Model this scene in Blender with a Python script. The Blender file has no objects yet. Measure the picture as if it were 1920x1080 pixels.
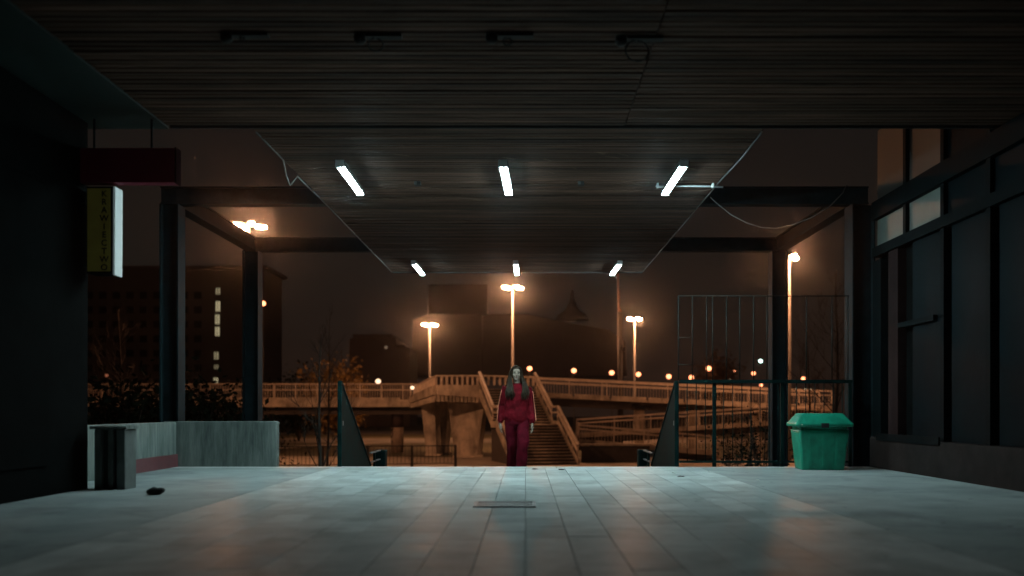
import bpy, bmesh, math, random
from mathutils import Vector, Matrix, noise as mnoise
random.seed(7)
sc = bpy.context.scene
col = sc.collection
R = math.radians

# ------------------------------------------------------------------ camera
F, CX, CY, H = 1728.0, 985.0, 768.0, 0.836      # focal length (px of 1920), vanishing point, eye height
cam_d = bpy.data.cameras.new('camera'); cam = bpy.data.objects.new('camera', cam_d); col.objects.link(cam)
cam.location = (0, 0, H); cam.rotation_euler = (R(90), 0, 0)
cam_d.sensor_width = 36; cam_d.lens = 36 * F / 1920
cam_d.shift_x = -(CX - 960) / 1920; cam_d.shift_y = (CY - 540) / 1920
cam_d.clip_end = 3000; cam_d.clip_start = 0.05
cam_d.dof.use_dof = True; cam_d.dof.focus_distance = 14.2; cam_d.dof.aperture_fstop = 0.8
sc.camera = cam

# ------------------------------------------------------------------ world: light-polluted night sky, brown, redder low down
w = bpy.data.worlds.new('World'); sc.world = w; w.use_nodes = True
nt = w.node_tree; nt.nodes.clear()
wo = nt.nodes.new('ShaderNodeOutputWorld'); bg = nt.nodes.new('ShaderNodeBackground')
tc = nt.nodes.new('ShaderNodeTexCoord'); sx = nt.nodes.new('ShaderNodeSeparateXYZ'); cr = nt.nodes.new('ShaderNodeValToRGB')
nt.links.new(tc.outputs['Generated'], sx.inputs[0]); nt.links.new(sx.outputs['Z'], cr.inputs['Fac'])
nt.links.new(cr.outputs['Color'], bg.inputs['Color']); nt.links.new(bg.outputs[0], wo.inputs['Surface'])
e = cr.color_ramp.elements
e[0].position = 0.0; e[0].color = (0.0150, 0.0078, 0.0052, 1)
e[1].position = 0.5; e[1].color = (0.0062, 0.0054, 0.0056, 1)
m_ = cr.color_ramp.elements.new(0.13); m_.color = (0.0105, 0.0080, 0.0062, 1)
bg.inputs['Strength'].default_value = 1.0

# ------------------------------------------------------------------ render / exposure
sc.view_settings.view_transform = 'Standard'; sc.view_settings.look = 'None'
sc.view_settings.exposure = 0.0; sc.view_settings.gamma = 1.0
cy = sc.cycles
cy.use_denoising = True; cy.denoiser = 'OPENIMAGEDENOISE'
cy.max_bounces = 4; cy.diffuse_bounces = 2; cy.glossy_bounces = 2; cy.transmission_bounces = 3; cy.volume_bounces = 0
cy.sample_clamp_indirect = 3.0; cy.caustics_reflective = False; cy.caustics_refractive = False
cy.use_light_tree = True; cy.use_adaptive_sampling = True; cy.adaptive_threshold = 0.025

# ================================================================== helpers
def W(px, py, Y):
    return Vector(((px - CX) * Y / F, Y, H + (CY - py) * Y / F))
def WX(px, Y): return (px - CX) * Y / F
def WZ(py, Y): return H + (CY - py) * Y / F

MATS = {}
def node(nt, t, **kw):
    n = nt.nodes.new(t)
    for k, v in kw.items(): setattr(n, k, v)
    return n
def mat(name, c, rough=0.6, metal=0.0, var=0.25, scale=3.0, bump=0.15, bscale=None, stretch=(1, 1, 1), c2=None, rvar=0.1, objrand=0.0, spec=0.5, detail=5):
    if name in MATS: return MATS[name]
    m = bpy.data.materials.new(name); m.use_nodes = True; nt = m.node_tree
    b = nt.nodes['Principled BSDF']
    tcn = node(nt, 'ShaderNodeTexCoord'); geo = node(nt, 'ShaderNodeNewGeometry')
    mp = node(nt, 'ShaderNodeMapping'); mp.inputs['Scale'].default_value = stretch
    nt.links.new(geo.outputs['Position'], mp.inputs['Vector'])
    n = node(nt, 'ShaderNodeTexNoise'); n.inputs['Scale'].default_value = scale; n.inputs['Detail'].default_value = detail
    n.inputs['Roughness'].default_value = 0.65
    nt.links.new(mp.outputs[0], n.inputs['Vector'])
    ramp = node(nt, 'ShaderNodeValToRGB')
    d = c2 if c2 else tuple(x * (1 - var) for x in c)
    l = c if c2 else tuple(min(1, x * (1 + var)) for x in c)
    ramp.color_ramp.elements[0].position = 0.32; ramp.color_ramp.elements[0].color = (*d, 1)
    ramp.color_ramp.elements[1].position = 0.68; ramp.color_ramp.elements[1].color = (*l, 1)
    nt.links.new(n.outputs['Fac'], ramp.inputs['Fac'])
    out = ramp.outputs['Color']
    if objrand > 0:
        oi = node(nt, 'ShaderNodeObjectInfo'); mr = node(nt, 'ShaderNodeMapRange')
        mr.inputs['To Min'].default_value = 1 - objrand; mr.inputs['To Max'].default_value = 1 + objrand
        nt.links.new(oi.outputs['Random'], mr.inputs['Value'])
        mx = node(nt, 'ShaderNodeVectorMath', operation='MULTIPLY')
        nt.links.new(out, mx.inputs[0]); nt.links.new(mr.outputs['Result'], mx.inputs[1]); out = mx.outputs['Vector']
    nt.links.new(out, b.inputs['Base Color'])
    mr2 = node(nt, 'ShaderNodeMapRange'); mr2.inputs['To Min'].default_value = max(0.02, rough - rvar); mr2.inputs['To Max'].default_value = min(1, rough + rvar)
    nt.links.new(n.outputs['Fac'], mr2.inputs['Value']); nt.links.new(mr2.outputs['Result'], b.inputs['Roughness'])
    b.inputs['Metallic'].default_value = metal; b.inputs['Specular IOR Level'].default_value = spec
    if bump > 0:
        n2 = node(nt, 'ShaderNodeTexNoise'); n2.inputs['Scale'].default_value = bscale or scale * 6; n2.inputs['Detail'].default_value = 3
        nt.links.new(mp.outputs[0], n2.inputs['Vector'])
        bp = node(nt, 'ShaderNodeBump'); bp.inputs['Strength'].default_value = bump; bp.inputs['Distance'].default_value = 0.01
        nt.links.new(n2.outputs['Fac'], bp.inputs['Height']); nt.links.new(bp.outputs['Normal'], b.inputs['Normal'])
    MATS[name] = m; return m
def wear(m, scale=1.7, dark=.55, lo=.52, hi=.66, spots=0.0, sscale=3.0, stretch=(1, 1, 1), rough_add=0.0):
    """patchy grime (and small gum-like spots) multiplied onto the base colour of material m"""
    nt = m.node_tree; b = nt.nodes['Principled BSDF']; src = b.inputs['Base Color'].links[0].from_socket
    geo = node(nt, 'ShaderNodeNewGeometry'); mp = node(nt, 'ShaderNodeMapping'); mp.inputs['Scale'].default_value = stretch
    nt.links.new(geo.outputs['Position'], mp.inputs['Vector'])
    n = node(nt, 'ShaderNodeTexNoise'); n.inputs['Scale'].default_value = scale; n.inputs['Detail'].default_value = 8; n.inputs['Roughness'].default_value = .72; n.inputs['Distortion'].default_value = .6
    nt.links.new(mp.outputs[0], n.inputs['Vector'])
    mr = node(nt, 'ShaderNodeMapRange'); mr.inputs['From Min'].default_value = lo; mr.inputs['From Max'].default_value = hi; mr.inputs['To Min'].default_value = 1.0; mr.inputs['To Max'].default_value = dark
    nt.links.new(n.outputs['Fac'], mr.inputs['Value']); fac = mr.outputs['Result']
    if spots:
        v = node(nt, 'ShaderNodeTexVoronoi'); v.inputs['Scale'].default_value = sscale; v.inputs['Randomness'].default_value = 1.0
        nt.links.new(mp.outputs[0], v.inputs['Vector'])
        m2 = node(nt, 'ShaderNodeMapRange'); m2.inputs['From Min'].default_value = spots; m2.inputs['From Max'].default_value = spots*1.5; m2.inputs['To Min'].default_value = .45; m2.inputs['To Max'].default_value = 1.0
        nt.links.new(v.outputs['Distance'], m2.inputs['Value'])
        mm = node(nt, 'ShaderNodeMath', operation='MULTIPLY'); nt.links.new(fac, mm.inputs[0]); nt.links.new(m2.outputs['Result'], mm.inputs[1]); fac = mm.outputs[0]
    vm = node(nt, 'ShaderNodeVectorMath', operation='MULTIPLY'); nt.links.new(src, vm.inputs[0]); nt.links.new(fac, vm.inputs[1])
    nt.links.new(vm.outputs['Vector'], b.inputs['Base Color'])
def emit(name, c, s):
    if name in MATS: return MATS[name]
    m = bpy.data.materials.new(name); m.use_nodes = True; b = m.node_tree.nodes['Principled BSDF']
    b.inputs['Base Color'].default_value = (0.8, 0.8, 0.8, 1)
    b.inputs['Emission Color'].default_value = (*c, 1); b.inputs['Emission Strength'].default_value = s
    MATS[name] = m; return m

WL = {}           # world location of every object made here
def wl(o): return WL.get(o.name, Vector((0, 0, 0))) if o else Vector((0, 0, 0))
def tag(o, label=None, cat=None, group=None, kind=None):
    if label: o['label'] = label
    if cat: o['category'] = cat
    if group: o['group'] = group
    if kind: o['kind'] = kind
    return o
def empty(name, loc, label, cat, group=None):
    o = bpy.data.objects.new(name, None); col.objects.link(o); o.location = loc; WL[o.name] = Vector(loc)
    o.empty_display_size = 0.2
    return tag(o, label, cat, group)
def link(name, me, m, parent=None, base=None):
    if m and not me.materials: me.materials.append(m)
    o = bpy.data.objects.new(name, me); col.objects.link(o)
    base = Vector(base) if base is not None else wl(parent)
    o.parent = parent; o.location = base - wl(parent); WL[o.name] = base
    return o

class MB:
    def __init__(s): s.v = []; s.f = []; s.sm = []
    def add(s, vs, fs, smooth=False):
        k = len(s.v); s.v += [tuple(x) for x in vs]
        s.f += [tuple(i + k for i in f) for f in fs]; s.sm += [smooth] * len(fs); return s
    def box(s, x0, x1, y0, y1, z0, z1):
        v = [(x0,y0,z0),(x1,y0,z0),(x1,y1,z0),(x0,y1,z0),(x0,y0,z1),(x1,y0,z1),(x1,y1,z1),(x0,y1,z1)]
        return s.add(v, [(0,3,2,1),(4,5,6,7),(0,1,5,4),(1,2,6,5),(2,3,7,6),(3,0,4,7)])
    def cbox(s, x0, x1, y0, y1, z0, z1, c=0.01):
        """box with chamfered vertical and top edges"""
        rings = []
        for z, i in ((z0, 0), (z1 - c, 0), (z1, c)):
            a, b2, d, e2 = x0 + i, x1 - i, y0 + i, y1 - i
            rings.append([(a+c,d,z),(b2-c,d,z),(b2,d+c,z),(b2,e2-c,z),(b2-c,e2,z),(a+c,e2,z),(a,e2-c,z),(a,d+c,z)])
        return s.loft(rings, smooth=False)
    def loft(s, rings, cap=True, smooth=True, closed=True):
        n = len(rings[0]); v = [p for r in rings for p in r]; f = []
        for i in range(len(rings) - 1):
            for j in range(n if closed else n - 1):
                a = i*n + j; b = i*n + (j+1) % n
                f.append((a, b, b + n, a + n))
        if cap and closed: f.append(tuple(range(n))[::-1]); f.append(tuple(range((len(rings)-1)*n, len(rings)*n)))
        return s.add(v, f, smooth)
    def tube(s, pts, r, n=8, ry=None, smooth=True):
        pts = [Vector(p) for p in pts]; k = len(pts)
        rs = r if isinstance(r, (list, tuple)) else [r] * k
        rys = ry if ry is not None else rs
        if not isinstance(rys, (list, tuple)): rys = [rys] * k
        rings = []; up = None
        for i, p in enumerate(pts):
            t = (pts[min(i+1, k-1)] - pts[max(i-1, 0)])
            if t.length < 1e-9: t = Vector((0,0,1))
            t.normalize()
            if up is None:
                ref = Vector((1,0,0)) if abs(t.x) < 0.9 else Vector((0,1,0))
                u = (ref - t * ref.dot(t)).normalized()
            else:
                u = (up - t * up.dot(t)).normalized()
            up = u; v = t.cross(u)
            rings.append([p + u * (rs[i] * math.cos(2*math.pi*j/n)) + v * (rys[i] * math.sin(2*math.pi*j/n)) for j in range(n)])
        return s.loft(rings, smooth=smooth)
    def bar(s, a, b, wx, wz):
        """rectangular bar between two points, width wx sideways, wz upward"""
        a = Vector(a); b = Vector(b); t = (b - a).normalized()
        ref = Vector((0,0,1)) if abs(t.z) < 0.95 else Vector((0,1,0))
        u = t.cross(ref).normalized(); v = u.cross(t).normalized()
        def ring(p): return [p + u*wx/2 + v*wz/2, p - u*wx/2 + v*wz/2, p - u*wx/2 - v*wz/2, p + u*wx/2 - v*wz/2]
        return s.loft([ring(a), ring(b)], smooth=False)
    def prism(s, poly, d):
        """polygon of 3-D points pushed along vector d"""
        n = len(poly); a = [Vector(p) for p in poly]; b = [p + Vector(d) for p in a]
        f = [tuple(range(n))[::-1], tuple(range(n, 2*n))] + [(i, (i+1) % n, (i+1) % n + n, i + n) for i in range(n)]
        return s.add(a + b, f)
    def sphere(s, c, rx, ry=None, rz=None, nu=12, nv=8):
        ry = ry or rx; rz = rz or rx; c = Vector(c)
        v = [c + Vector((0,0,-rz))]; f = []
        for i in range(1, nv):
            a = -math.pi/2 + math.pi*i/nv
            for j in range(nu):
                b = 2*math.pi*j/nu
                v.append(c + Vector((rx*math.cos(a)*math.cos(b), ry*math.cos(a)*math.sin(b), rz*math.sin(a))))
        v.append(c + Vector((0,0,rz))); L = len(v) - 1
        for j in range(nu):
            f.append((0, 1+(j+1) % nu, 1+j)); f.append((L, L-nu+j, L-nu+(j+1) % nu))
            for i in range(nv-2):
                a = 1+i*nu+j; b = 1+i*nu+(j+1) % nu
                f.append((a, b, b+nu, a+nu))
        return s.add(v, f, True)
    def mesh(s, name, base=(0,0,0)):
        me = bpy.data.meshes.new(name); b = Vector(base)
        me.from_pydata([Vector(p) - b for p in s.v], [], s.f)
        me.polygons.foreach_set('use_smooth', s.sm)
        bm = bmesh.new(); bm.from_mesh(me); bmesh.ops.recalc_face_normals(bm, faces=bm.faces); bm.to_mesh(me); bm.free()
        me.update(); return me
    def build(s, name, m, parent=None, base=None):
        base = Vector(base) if base is not None else wl(parent)
        return link(name, s.mesh(name, base), m, parent, base)

# ------------------------------------------------------------------ materials
M_slat = mat('weathered_slat_wood', (0.088, 0.048, 0.034), 0.65, spec=.15, var=0.6, scale=1.6, stretch=(0.5, 6, 1), bump=0.3, bscale=30, objrand=0.38)
M_dark_soffit = mat('dark_green_soffit', (0.012, 0.03, 0.028), 0.6)
M_steel = mat('dark_teal_painted_steel', (0.012, 0.022, 0.026), 0.6, var=0.3, scale=5, bump=0.1, spec=.03)
M_guard = mat('dark_green_sheet_metal', (0.004, 0.017, 0.0165), 0.65, var=0.45, scale=4, bump=0.1, spec=.03)
M_trim = mat('pale_zinc_trim', (0.13, 0.13, 0.13), 0.55, metal=0.2)
M_roof = mat('bitumen_roof', (0.03, 0.03, 0.032), 0.9)
M_conc = mat('stained_concrete', (0.22, 0.25, 0.23), 0.8, spec=.2, c2=(0.07, 0.09, 0.084), scale=2.2, stretch=(3.5, 3.5, 0.5), bump=0.35, bscale=14, rvar=0.1)
M_tile = mat('worn_paving_tile', (0.56, 0.61, 0.60), 0.40, c2=(0.38, 0.42, 0.42), scale=2.6, bump=0.10, bscale=9, rvar=0.20, objrand=0.13, spec=0.003)
M_screed = mat('worn_concrete_paving', (0.44, 0.48, 0.475), 0.46, c2=(0.28, 0.31, 0.31), scale=0.9, bump=0.10, bscale=7, rvar=0.2, spec=0.001)
wear(M_tile, 1.3, .76, .50, .66, .040, 3.2); wear(M_screed, 1.1, .72, .48, .66, .045, 2.6)
M_joint = mat('dirty_joint', (0.05, 0.05, 0.05), 0.8)
M_edge = mat('pale_edge_stone', (0.5, 0.51, 0.5), 0.5, var=0.3, scale=6)
M_step = mat('stone_step', (0.25, 0.25, 0.24), 0.6)
M_skirt = mat('dark_red_skirting', (0.16, 0.05, 0.055), 0.5)
M_redsign = mat('dark_red_sign', (0.22, 0.012, 0.04), 0.6, var=0.15)
M_yellow = mat('yellow_sign_face', (0.75, 0.66, 0.10), 0.6, var=0.15)
M_black = mat('black_matt', (0.012, 0.012, 0.012), 0.7)
M_white = mat('white_sign_side', (0.75, 0.78, 0.78), 0.5, var=0.08)
M_lit_side = emit('lit_sign_side', (.75, .95, 1.0), .07)
M_lit_face = mat('backlit_yellow_face', (0.36, 0.31, 0.06), 0.6, var=0.15); _b = M_lit_face.node_tree.nodes['Principled BSDF']; _b.inputs['Emission Color'].default_value = (1, .9, .2, 1); _b.inputs['Emission Strength'].default_value = .006
M_bin = mat('green_plastic', (0.010, 0.31, 0.19), 0.42, var=0.15, scale=8, bump=0.12); wear(M_bin, 5, .62, .5, .68, .03, 7, (1, 1, .5))
M_wallr = mat('brown_shop_plinth', (0.028, 0.021, 0.020), 0.8, spec=.03)
M_pil = mat('brown_shop_pilaster', (0.024, 0.013, 0.013), 0.7, spec=.03)
M_glass = mat('dark_shop_glass', (0.004, 0.008, 0.010), 0.5, var=0.2, bump=0.0, rvar=0.03, spec=.02)
M_frost = mat('frosted_transom', (0.12, 0.14, 0.125), 0.5, var=0.15)
M_cream = mat('cream_clerestory_panel', (0.07, 0.062, 0.054), 0.6, var=0.15)
M_shopdark = mat('charcoal_shop_wall', (0.006, 0.0065, 0.0065), 0.9, spec=.01)
M_bridge = mat('bridge_concrete', (0.46, 0.39, 0.31), 0.8, var=0.45, scale=0.8, bump=0.3, bscale=6)
wear(M_bridge, 1.1, .45, .47, .66, 0, 1, (1, 1, .3))
M_rail = mat('bridge_rail_paint', (0.52, 0.44, 0.36), 0.55, var=0.3, scale=2)
M_under = mat('shade_dark_concrete', (0.06, 0.05, 0.045), 0.85)  # dark colour stands in for shade under the decks and below the treads
M_ground = mat('winter_grass', (0.085, 0.07, 0.03), 0.95, c2=(0.035, 0.035, 0.014), scale=0.25, bump=0.8, bscale=5)
M_asph = mat('asphalt_path', (0.16, 0.14, 0.12), 0.8, var=0.3, scale=0.4, bump=0.3, bscale=8)
M_pave = mat('pale_paving', (0.3, 0.26, 0.21), 0.8, var=0.3, scale=0.5, bump=0.3, bscale=8)
M_pole = mat('galvanised_mast', (0.13, 0.12, 0.11), 0.6, var=0.2)
M_poledark = mat('dark_mast', (0.03, 0.028, 0.026), 0.6)
M_bark = mat('bark', (0.05, 0.04, 0.032), 0.9, scale=8, bump=0.5)
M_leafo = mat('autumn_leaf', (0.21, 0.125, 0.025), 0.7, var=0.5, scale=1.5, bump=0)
M_leafd = mat('evergreen_leaf', (0.008, 0.013, 0.007), 0.8, spec=.05, var=0.5, scale=2.0, bump=0)
M_far = mat('far_facade', (0.25, 0.19, 0.17), 0.9, var=0.15, scale=0.1, bump=0)
M_far2 = mat('far_facade_dark', (0.10, 0.078, 0.068), 0.9, var=0.15, scale=0.1, bump=0)
M_sod = emit('sodium_lamp_glow', (1.0, 0.42, 0.19), 1300.0)
M_sodf = emit('far_sodium_lamp_glow', (1.0, 0.30, 0.13), 5.0)
M_wht = emit('far_white_lamp_glow', (1.0, 0.66, 0.42), 2.2)
M_tubel = emit('fluorescent_tube_glow', (0.68, 0.97, 1.0), 235.0)
M_winl = emit('lit_stairwell_glow', (1.0, 0.88, 0.55), 0.75)

# ================================================================== STRUCTURE: ground, plaza
GZ = -2.3
g = MB().box(-260, 260, 13.2, 400, GZ - 1, GZ); o = g.build('ground', M_ground, None, (0, 60, GZ)); tag(o, kind='structure')
def sheet(name, pts, z, m):
    mb = MB().prism([(x, y, z) for x, y in pts], (0, 0, -0.05)); o = mb.build(name, m, None, (pts[0][0], pts[0][1], z)); return tag(o, kind='structure')
sheet('path', [(-40, 88), (70, 84), (70, 96), (-40, 101)], GZ + .004, M_asph)
sheet('path', [(-30, 63.5), (-3, 60.5), (30, 59), (30, 50), (-3, 50), (-30, 55)], GZ + .004, M_pave)
sheet('path', [(-27, 66), (-24.5, 66), (-13, 87), (-16, 87)], GZ + .008, M_pave)
sheet('road', [(-120, 120), (120, 112), (120, 130), (-120, 140)], GZ + .004, M_asph)
sheet('path', [(9.0, 50), (13, 50), (15.5, 58.5), (12.6, 58.5)], GZ + .010, M_pave)

D = 13.5           # far edge of the plaza
SX0, SX1 = -2.71, 2.21
plaza = MB().box(-5.6, 9.0, -7, D - .30, -2.6, -.03).build('plaza', M_joint, None, (0, 5, 0)); tag(plaza, kind='structure')
# side slabs of worn paving and the edge stones
TX0, TW, NS = -2.79, .279, 19
TX1 = TX0 + TW * NS
MB().box(-5.55, TX0 - .004, -6.9, D - .32, -.029, 0).build('paving_slab', M_screed, plaza)
MB().box(TX1 + .004, 8.9, -6.9, D - .32, -.029, 0).build('paving_slab', M_screed, plaza)
x = -5.55
while x < 8.8:
    x2 = min(x + 1.2, 8.9)
    MB().cbox(x, x2 - .006, D - .314, D, -.25, .003 + random.uniform(-.002, .002), .006).build('edge_stone', M_edge, plaza); x = x2
# paving tiles laid in running strips, each a little proud or tilted
TL = .558
tiles = []
for i in range(NS):
    off = (i % 2) * TL * .5 + random.choice([0, .12, -.09])
    y = D - .32 - off if off > 0 else D - .32
    ys = []
    yy = D - .32
    nxt = D - .32 - (off % TL if off % TL > .05 else TL)
    while yy > -3.0:
        ys.append((nxt, yy)); yy = nxt; nxt -= TL
    for (a, b) in ys: tiles.append((TX0 + i * TW, a, b))
def showing(t):
    x, a, b = t; yc = (a + b) / 2
    if b < 4.7 or abs(x + TW/2 + 25 * yc / F) > 985 * yc / F: return -1
    return 1.0 / yc
order = sorted(tiles, key=lambda t: -showing(t))
big = set(order[:296])
cache = {}
rest = MB()
def tile_mb(x, a, b, z):
    j = .0019; c = .0016; e_ = .0010; f_ = .0010
    r0 = [(x+j, a+e_), (x+TW-j, a+e_), (x+TW-j, b-e_), (x+j, b-e_)]
    r1 = [(x+j+c, a+e_+f_), (x+TW-j-c, a+e_+f_), (x+TW-j-c, b-e_-f_), (x+j+c, b-e_-f_)]
    return [[(p[0], p[1], -.028) for p in r0], [(p[0], p[1], z - .003) for p in r0], [(p[0], p[1], z) for p in r1]]
for t in tiles:
    x, a, b = t
    if t in big:
        key = round(b - a, 3)
        if key not in cache:
            mb = MB(); mb.loft(tile_mb(-TW/2, -key/2, key/2, 0), smooth=False); cache[key] = mb.mesh('tile'); 
        o = link('tile', cache[key], M_tile, plaza, (x + TW/2, (a+b)/2, random.gauss(0, .0006)))
        o.rotation_euler = (random.gauss(0, .0010), random.gauss(0, .0022), 0)
    elif not (-.46 < x < .1 and 7.8 < (a+b)/2 < 8.4):
        rest.loft(tile_mb(x, a, b, random.gauss(0, .0012)), smooth=False)
o = rest.build('tiling', M_tile, plaza); o['kind'] = 'stuff'

# drain grate let into the paving
dg = empty('drain_grate', (-.18, 8.08, .004), 'rusty rectangular drain grate set in the paving tiles, nearest the camera', 'drain grate')
mb = MB(); x0, x1, y0, y1 = -.45, .09, 7.86, 8.30
for (a, b, c, d) in ((x0, x1, y0, y0+.03), (x0, x1, y1-.03, y1), (x0, x0+.03, y0+.03, y1-.03), (x1-.03, x1, y0+.03, y1-.03)): mb.box(a, b, c, d, -.02, .012)
M_grate = mat('grey_iron', (0.07, 0.075, 0.075), 0.55, metal=.3)
mb.build('frame', M_grate, dg)
me = None
for k in range(14):
    yc = y0 + .045 + k * (y1 - y0 - .09) / 13
    if me is None: me = MB().box(x0+.03-(x0+x1)/2, x1-.03-(x0+x1)/2, -.0095, .0095, -.02, .008).mesh('bar')
    link('bar', me, M_grate, dg, ((x0+x1)/2, yc, 0))

# entrance stairs going down from the plaza: eight steps, a landing, six more steps
st = empty('entrance_stairs', ((SX0+SX1)/2, 17, -2.3), 'stone stairs leading down from the plaza edge, under the person', 'stairs')
for k in range(8):
    MB().cbox(SX0, SX1, D + k*.29 + .002, D + (k+1)*.29, -2.3, -.16*(k+1), .008).build('step', M_step, st)
MB().cbox(SX0, SX1, D + 8*.29 + .002, 18.3, -2.3, -1.285, .008).build('landing', M_step, st)
for k in range(6):
    MB().cbox(SX0, SX1, 18.3 + k*.3 + .002, 18.3 + (k+1)*.3, -2.3, -1.285 - .145*(k+1), .008).build('step', M_step, st)

# ================================================================== canopy with slatted ceiling
ZC = 3.88
XL, XR, YN, YF = -2.95, 2.59, 9.96, 20.4
can = empty('canopy', (0, 13.5, 0), 'long flat canopy with weathered wooden slat ceiling carrying the strip lights', 'canopy')
MB().box(XL, XR, YN + .005, YF, ZC + .03, ZC + .30).build('roof_deck', M_roof, can)
MB().box(-3.84, 6.2, -6, YN, ZC + .03, ZC + .34).build('roof_deck', M_roof, can)
MB().box(-6.2, -3.85, -6, YN, ZC - .012, ZC + .34).build('dark_soffit_panel', M_dark_soffit, can)
MB().box(-3.84, 6.2, YN + .0, YN + .03, ZC + .0, ZC + .36).build('fascia', M_roof, can)
SP = .098
def slat_mesh(L):
    c = .006; wd = SP - .016
    prof = [(-wd/2, .026), (wd/2, .026), (wd/2, c), (wd/2 - c, 0), (-wd/2 + c, 0), (-wd/2, c)]
    mb = MB(); mb.loft([[(-L/2, p[0], p[1]) for p in prof], [(L/2, p[0], p[1]) for p in prof]], smooth=False); return mb.mesh('slat')
narrow = slat_mesh(XR - XL - .02); wideA = slat_mesh(4.9); wideB = slat_mesh(5.1)
y = YF - SP/2 - .03
while y > 4.0:
    jz = random.gauss(0, .0022)
    if y > YN + .04:
        o = link('slat', narrow, M_slat, can, ((XL+XR)/2 + random.uniform(-.008, .008), y, ZC + jz)); o.rotation_euler = (random.gauss(0, .06), random.gauss(0, .0009), random.gauss(0, .0008))
    elif y < YN - .04:
        for me, xc in ((wideA, -3.84 + 2.45), (wideB, 1.07 + 2.55)):
            o = link('slat', me, M_slat, can, (xc, y, ZC + random.gauss(0, .0025))); o.rotation_euler = (random.gauss(0, .03), random.gauss(0, .0006), random.gauss(0, .0005))
    y -= SP
MB().box(-3.84, 6.2, -6, 3.9, ZC, ZC + .029).build('ceiling_board', M_slat, can)
M_flake = mat('bare_wood_flake', (0.30, 0.20, 0.12), .8)
rf_ = random.Random(9)
for k in range(22):     # splinters peeling off the slats
    x = rf_.choice((rf_.uniform(-2.6, 2.4), rf_.uniform(.1, 2.4))); y = rf_.uniform(10.6, 13.4); L = rf_.uniform(.05, .22); d_ = rf_.uniform(.012, .035)
    MB().prism([(x, y, ZC - .001), (x + L*.5, y + .006, ZC - d_*.5), (x + L, y + .01, ZC - d_), (x + L*.5, y + .018, ZC - d_*.4)], (0, 0, .002)).build('peeling_flake', M_flake, can)
# zinc edge trims: the left one has come loose and kinks outward
tr = MB().tube([(XL - .004, 10.1, ZC + .0), (XL - .004, 11.25, ZC + .005), (XL - .10, 11.75, ZC - .06), (XL - .125, 12.05, ZC - .11), (XL - .02, 12.02, ZC + .0), (XL - .012, 12.35, ZC - .01), (XL - .006, 13.3, ZC), (XL - .004, 20.35, ZC)], .010, 6)
tr.build('edge_trim', M_trim, can)
MB().tube([(XR + .004, 10.1, ZC), (XR + .02, 11.0, ZC - .01), (XR + .004, 12.3, ZC), (XR + .004, 20.35, ZC)], .010, 6).build('edge_trim', M_trim, can)
MB().box(XL, XR, YF + .004, YF + .03, ZC - .02, ZC + .30).build('fascia', M_roof, can)

# twin-tube strip lights under the canopy
def strip_light(x, y0, yaw, label):
    L = 1.5
    t = empty('strip_light', (x, y0 + L/2, ZC - .02), label, 'strip light', 'lit strip lights under the canopy')
    MB().cbox(x - .05, x + .05, y0, y0 + L, ZC - .054, ZC - .006, .008).build('batten', M_white, t)
    for s in (-1, 1):
        MB().box(x + s*.0535 - .003, x + s*.0535 + .003, y0, y0 + L, ZC - .0735, ZC - .007).build('side_lip', M_poledark, t)
        MB().tube([(x + s*.022, y0 + .03, ZC - .072), (x + s*.022, y0 + L - .03, ZC - .072)], .0145, 8).build('tube', M_tubel, t)
    for yy in (y0 + .008, y0 + L - .008):
        MB().cbox(x - .052, x + .052, yy - .012, yy + .012, ZC - .092, ZC - .004, .004).build('lamp_holder', M_white, t)
    t.rotation_euler = (0, 0, yaw)
names = ['front row strip light on the left, by the peeling canopy edge', 'front row strip light in the middle of the canopy ceiling', 'front row strip light on the right, joined to the white conduit']
for (x, n, yw) in zip((-2.27, -.25, 1.93), names, (.01, -.03, .005)): strip_light(x, 11.22, yw, n)
names = ['far row strip light on the left end of the canopy', 'far row strip light above the middle street lamp', 'far row strip light on the right end of the canopy']
for (x, n, yw) in zip((-2.27, -.19, 1.92), names, (-.01, -.01, .01)): strip_light(x, 18.78, yw, n)
# white conduit beside the right lamp
t = empty('conduit', (2.2, 12.4, ZC), 'thin white conduit pipe running from right strip light to canopy edge', 'conduit')
MB().tube([(1.76, 12.42, ZC - .03), (1.80, 12.41, ZC - .045), (2.1, 12.4, ZC - .035), (2.4, 12.4, ZC - .04), (2.66, 12.4, ZC - .05)], .012, 8).build('pipe', M_white, t)
for xx in (1.78, 2.52): MB().cbox(xx - .012, xx + .012, 12.37, 12.43, ZC - .06, ZC + .0, .003).build('clip', M_white, t)
# small junction boxes
for px, lab in ((785, 'small junction box on the ceiling between left and middle strip lights'), (1091, 'small junction box on the ceiling between middle and right strip lights')):
    x = WX(px, 12.3); t = empty('junction_box', (x, 12.3, ZC), lab, 'junction box', 'ceiling junction boxes')
    MB().cbox(x - .05, x + .03, 12.25, 12.35, ZC - .055, ZC - .004, .006).build('body', M_black, t)
    MB().cbox(x - .055, x - .02, 12.235, 12.249, ZC - .05, ZC - .012, .003).build('lid', M_grate, t)
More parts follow.
